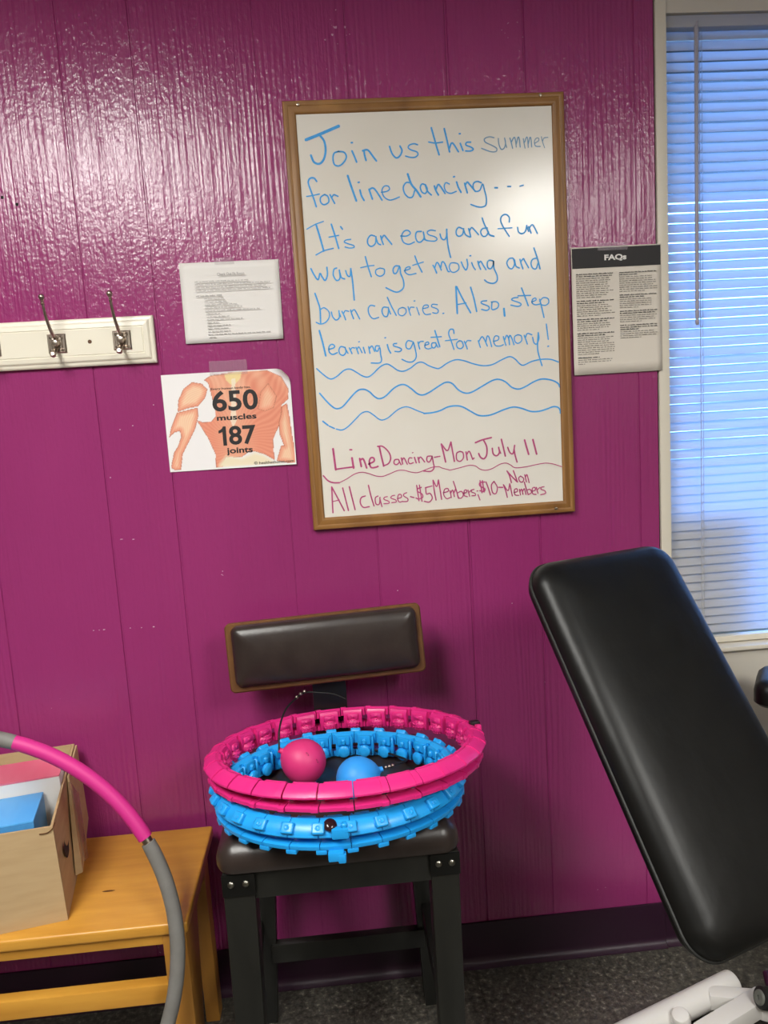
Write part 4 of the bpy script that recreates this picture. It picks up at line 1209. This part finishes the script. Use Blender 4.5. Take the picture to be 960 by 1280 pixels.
# ================================================================== CARTON AND WHAT IS IN IT
ca = math.radians(11)
cb_ = thing('cardboard_box', 'open brown cardboard box standing on the wooden bench', 'box', (-.561, -.328, .450), ca)
L_, D_ = .345, .302          # local: x from -L to 0, y from 0 to D
T = .0045
def wallp(name, pts_out, pts_in, m=None):
    bm = B(); hexa(bm, pts_out, pts_in); bevel_all(bm, .0008, 1)
    return obj(name, bm, m or M['card'], cb_)
bm = B()
box(bm, -L_, 0, 0, D_, .0005, .005)
hexa(bm, [(-L_, 0, .001), (0, 0, .001), (-.006, -.003, .196), (-L_, -.004, .207)], [(-L_, T, .001), (0, T, .001), (-.006, T - .003, .196), (-L_, T - .004, .207)])      # front
hexa(bm, [(-L_, D_, .001), (0, D_, .001), (.001, D_ + .004, .228), (-L_, D_ + .004, .234)], [(-L_, D_ - T, .001), (0, D_ - T, .001), (.001, D_ + .004 - T, .228), (-L_, D_ + .004 - T, .234)])   # back
hexa(bm, [(0, 0, .001), (0, D_, .001), (.001, D_ + .004, .228), (-.006, -.003, .196)], [(-T, 0, .001), (-T, D_, .001), (.001 - T, D_ + .004, .228), (-.006 - T, -.003, .196)])   # right
hexa(bm, [(-L_, 0, .001), (-L_, D_, .001), (-L_, D_, .21), (-L_, 0, .207)], [(-L_ + T, 0, .001), (-L_ + T, D_, .001), (-L_ + T, D_, .21), (-L_ + T, 0, .207)])   # left
obj('body', bm, M['card'], cb_)
# outer flaps folded down against the right side, with torn tape
wallp('flap', [(.0015, .120, .018), (.0015, .292, .050), (.0025, .303, .226), (-.001, .175, .210)], [(.016, .125, .020), (.014, .292, .052), (.0065, .303, .226), (.003, .175, .210)])
bm = B(); hexa(bm, [(.001, .150, .030), (.001, .195, .012), (.002, .215, .150), (.002, .170, .200)], [(.0195, .150, .030), (.0195, .195, .012), (.0125, .215, .150), (.0065, .170, .200)])
obj('tape_strip', bm, M['tapec'], cb_)
bm = B()
ar = [(.050 + .042 * math.cos(math.radians(a)), .150 + .050 * math.sin(math.radians(a))) for a in range(200, 300, 10)]
br_ = [(.058 + .034 * math.cos(math.radians(a)), .160 + .040 * math.sin(math.radians(a))) for a in range(290, 195, -10)]
vs = [bm.verts.new((-.0006 + .0022 * 0, y + .03, z - .012)) for y, z in ar + br_]
bm.faces.new(vs)
bmesh.ops.translate(bm, vec=(.0012, 0, 0), verts=bm.verts[:])
obj('hand_hole', bm, M['gap'], cb_)
bm = B(); tube(bm, smooth_pts([(-.030, -.0042, .186), (-.016, -.0042, .186), (-.006, -.003, .1925), (-.003, .006, .1985)], 4), .0012, 6)
obj('torn_edge', bm, M['knot'], cb_)
def product_box(name, label, x0, x1, y0, y1, z1, mtop, mside):
    t = thing(name, label, 'box', (-.561, -.328, .450), ca)
    o = None
    bm = B(); box(bm, x0, x1, y0, y1, .0055, z1 - .004, .002); obj('carton', bm, mside, t, True)
    bm = B(); box(bm, x0, x1, y0, y1, z1 - .0042, z1, .0015); obj('lid', bm, mtop, t, True)
    return t
product_box('product_box', 'white product box with coral pink top at the back of the cardboard box', -.325, -.008, .135, .232, .236, M['pinkbox'], M['paper'])
product_box('product_box', 'sky blue product box at the front of the cardboard box', -.330, -.040, .010, .128, .2085, M['bluebox'], M['darkblue'])

# ================================================================== FOAM COVERED HOOP
hp = thing('weighted_hoop', 'pink and grey foam covered hoop leaning upright in front of the bench', 'hoop', (-.766, -.505, 0))
hl, hy, HR, hk_ = .214, .068, .424, 1.01
s_ = Vector((math.cos(hy), math.sin(hy), 0)); n_ = s_.cross(Vector((0, 0, 1))); u_ = math.cos(hl) * Vector((0, 0, 1)) - math.sin(hl) * n_
hc = Vector((-.766, -.505, .014)) + HR * u_
hpt = lambda d: hc + HR * (hk_ * math.sin(math.radians(d)) * s_ + math.cos(math.radians(d)) * u_)
J0 = 19.3
for k in range(8):
    a0 = J0 + 45 * k + (3 if k % 2 == 0 else 0)
    a1_ = J0 + 45 * (k + 1) + (0 if k % 2 == 0 else 3)
    g = .9 if k == 0 else .25
    a_s, a_e = a0 + (.35 if k % 2 else -.9), a1_ - (.35 if k else 1.0)
    bm = B(); nn = 22
    pts = [hpt(a_s + (a_e - a_s) * q / nn) for q in range(nn + 1)]
    rad = [.0133] + [.0139] * (nn - 1) + [.0133]
    tube(bm, pts, rad, 20)
    wobj('foam_sleeve', bm, M['foampink'] if k % 2 == 0 else M['foamgrey'], hp, True)
    bm = B(); tube(bm, [hpt(a1_ + q) for q in (-1.9, -.9, -.1, .9)], .0098, 16)
    wobj('connector', bm, M['steel'], hp, True)

# ================================================================== INCLINE WEIGHT BENCH
yaw, tlt, PW, PL = .357, .652, .32, .655
wv_ = Vector((math.cos(yaw), math.sin(yaw), 0)); hv_ = Vector((-math.sin(yaw), math.cos(yaw), 0))
uv_ = math.cos(tlt) * Vector((0, 0, 1)) + math.sin(tlt) * hv_
nv_ = wv_.cross(uv_)
TLc = Vector((.343, -.419, 1.103))
pcn = TLc + wv_ * PW / 2 - uv_ * PL / 2
pm = Matrix.Identity(4)
for i in range(3):
    pm[i][0], pm[i][1], pm[i][2], pm[i][3] = wv_[i], uv_[i], nv_[i], pcn[i]
wbn = thing('weight_bench', 'incline weight bench with black padded backrest and white tubular frame', 'weight bench', (.75, -.40, 0), yaw)
bm = B(); pillow(bm, PW, PL, .050, [(.014, -.050), (.004, -.047), (0, -.038), (0, -.022), (.002, -.012), (.008, -.002), (.019, .006), (.036, .011), (.065, .014), (.10, .0155)], 10, pm)
bpd = wobj('back_pad', bm, M['vinyl'], wbn, True)
bm = B(); tube(bm, [pm @ Vector((x, y, -.028)) for x, y in rrect(PW + .001, PL + .001, .050, 8)], .0032, 8, closed=True)
wobj('piping', bm, M['rubber'], bpd, True)
bm = B(); box(bm, -.13, .13, -.30, .30, -.064, -.0485, .004, 2, pm); wobj('backing_board', bm, M['blackwood'], bpd, True)
E1 = Vector((.838, -.190, .031))
bm = B(); tube(bm, [E1, E1 - wv_ * .52], .0285, 28); stz = wobj('floor_tube', bm, M['white'], wbn, True)
bm = B(); lathe(bm, [(.0285, 0), (.0275, .003), (.020, .0045), (0, .005)], 28, E1, wv_); wobj('end_cap', bm, M['white'], stz, True)
def sq_tube(p, q, w, m=M['white'], name='frame_tube', parent=None, up=(0, 0, 1), h=None):
    p, q = Vector(p), Vector(q)
    d = (q - p).normalized(); s = d.cross(Vector(up)).normalized(); t = s.cross(d)
    h = h or w
    bm = B()
    c = [(-w / 2, -h / 2), (w / 2, -h / 2), (w / 2, h / 2), (-w / 2, h / 2)]
    hexa(bm, [p + s * a + t * b for a, b in c], [q + s * a + t * b for a, b in c])
    bevel_all(bm, .004)
    return wobj(name, bm, m, parent or wbn, True)
sq_tube((.762, -.232, .040), (.872, -.262, .040), .036)
sq_tube((.690, -.340, .046), (.872, -.262, .046), .040)
sq_tube((.855, -.268, .040), (1.02, -.40, .060), .040)
bm = B(); lathe(bm, [(.020, 0), (.020, .040), (.017, .046), (.010, .0485), (0, .049)], 22, (.676, -.286, .022), (-.2, -.25, 1)); wobj('frame_stub', bm, M['white'], wbn, True)
KP, KD = Vector((.842, -.302, .088)), Vector((.72, .10, -.28)).normalized()
bm = B(); lathe(bm, [(.0, -.002), (.016, -.002), (.0225, .002), (.0235, .008), (.0235, .10), (0, .10)], 24, KP, KD); kb = wobj('adjustment_grip', bm, M['rubber'], wbn, True)
bm = B(); lathe(bm, [(0, .002), (.004, .002), (.005, .0045), (.012, .0045), (.0155, .0015), (.0155, -.001)], 24, KP - KD * .001, -KD); wobj('grip_cap', bm, M['greycap'], kb, True)
bm = B(); tube(bm, [(.895, -.262, .058), (.905, -.225, .078)], .012, 14); wobj('adjustment_pin', bm, M['purplecap'], wbn, True)
# uprights that carry the pad
sq_tube((1.0, -.40, .060), (1.02, -.47, .36), .040, up=(1, 0, 0))
sq_tube((1.02, -.46, .34), tuple(pm @ Vector((.11, -.22, -.075))), .036)
sq_tube(tuple(pm @ Vector((.11, -.28, -.078))), tuple(pm @ Vector((.11, .12, -.078))), .028, name='pad_bracket', up=tuple(nv_))

# ------------------------------------------------------------------ another machine's cushion at the right edge
am = thing('machine_cushion', 'black padded machine cushion below the window at the right edge', 'cushion', (1.06, -.20, 0), math.radians(-34))
bm = B(); pillow(bm, .34, .15, .032, [(.008, .690), (0, .697), (0, .722), (.004, .735), (.014, .744), (.03, .748), (.05, .749)], 8, Matrix.Translation((.020, -.012, 0)))
obj('pad', bm, M['vinyl'], am, True)
bm = B(); box(bm, .0, .05, -.02, .03, .002, .69, .004); obj('post', bm, M['white'], am, True)
bm = B(); box(bm, -.08, .13, -.10, .11, .0005, .012, .003); obj('base_plate', bm, M['white'], am, True)
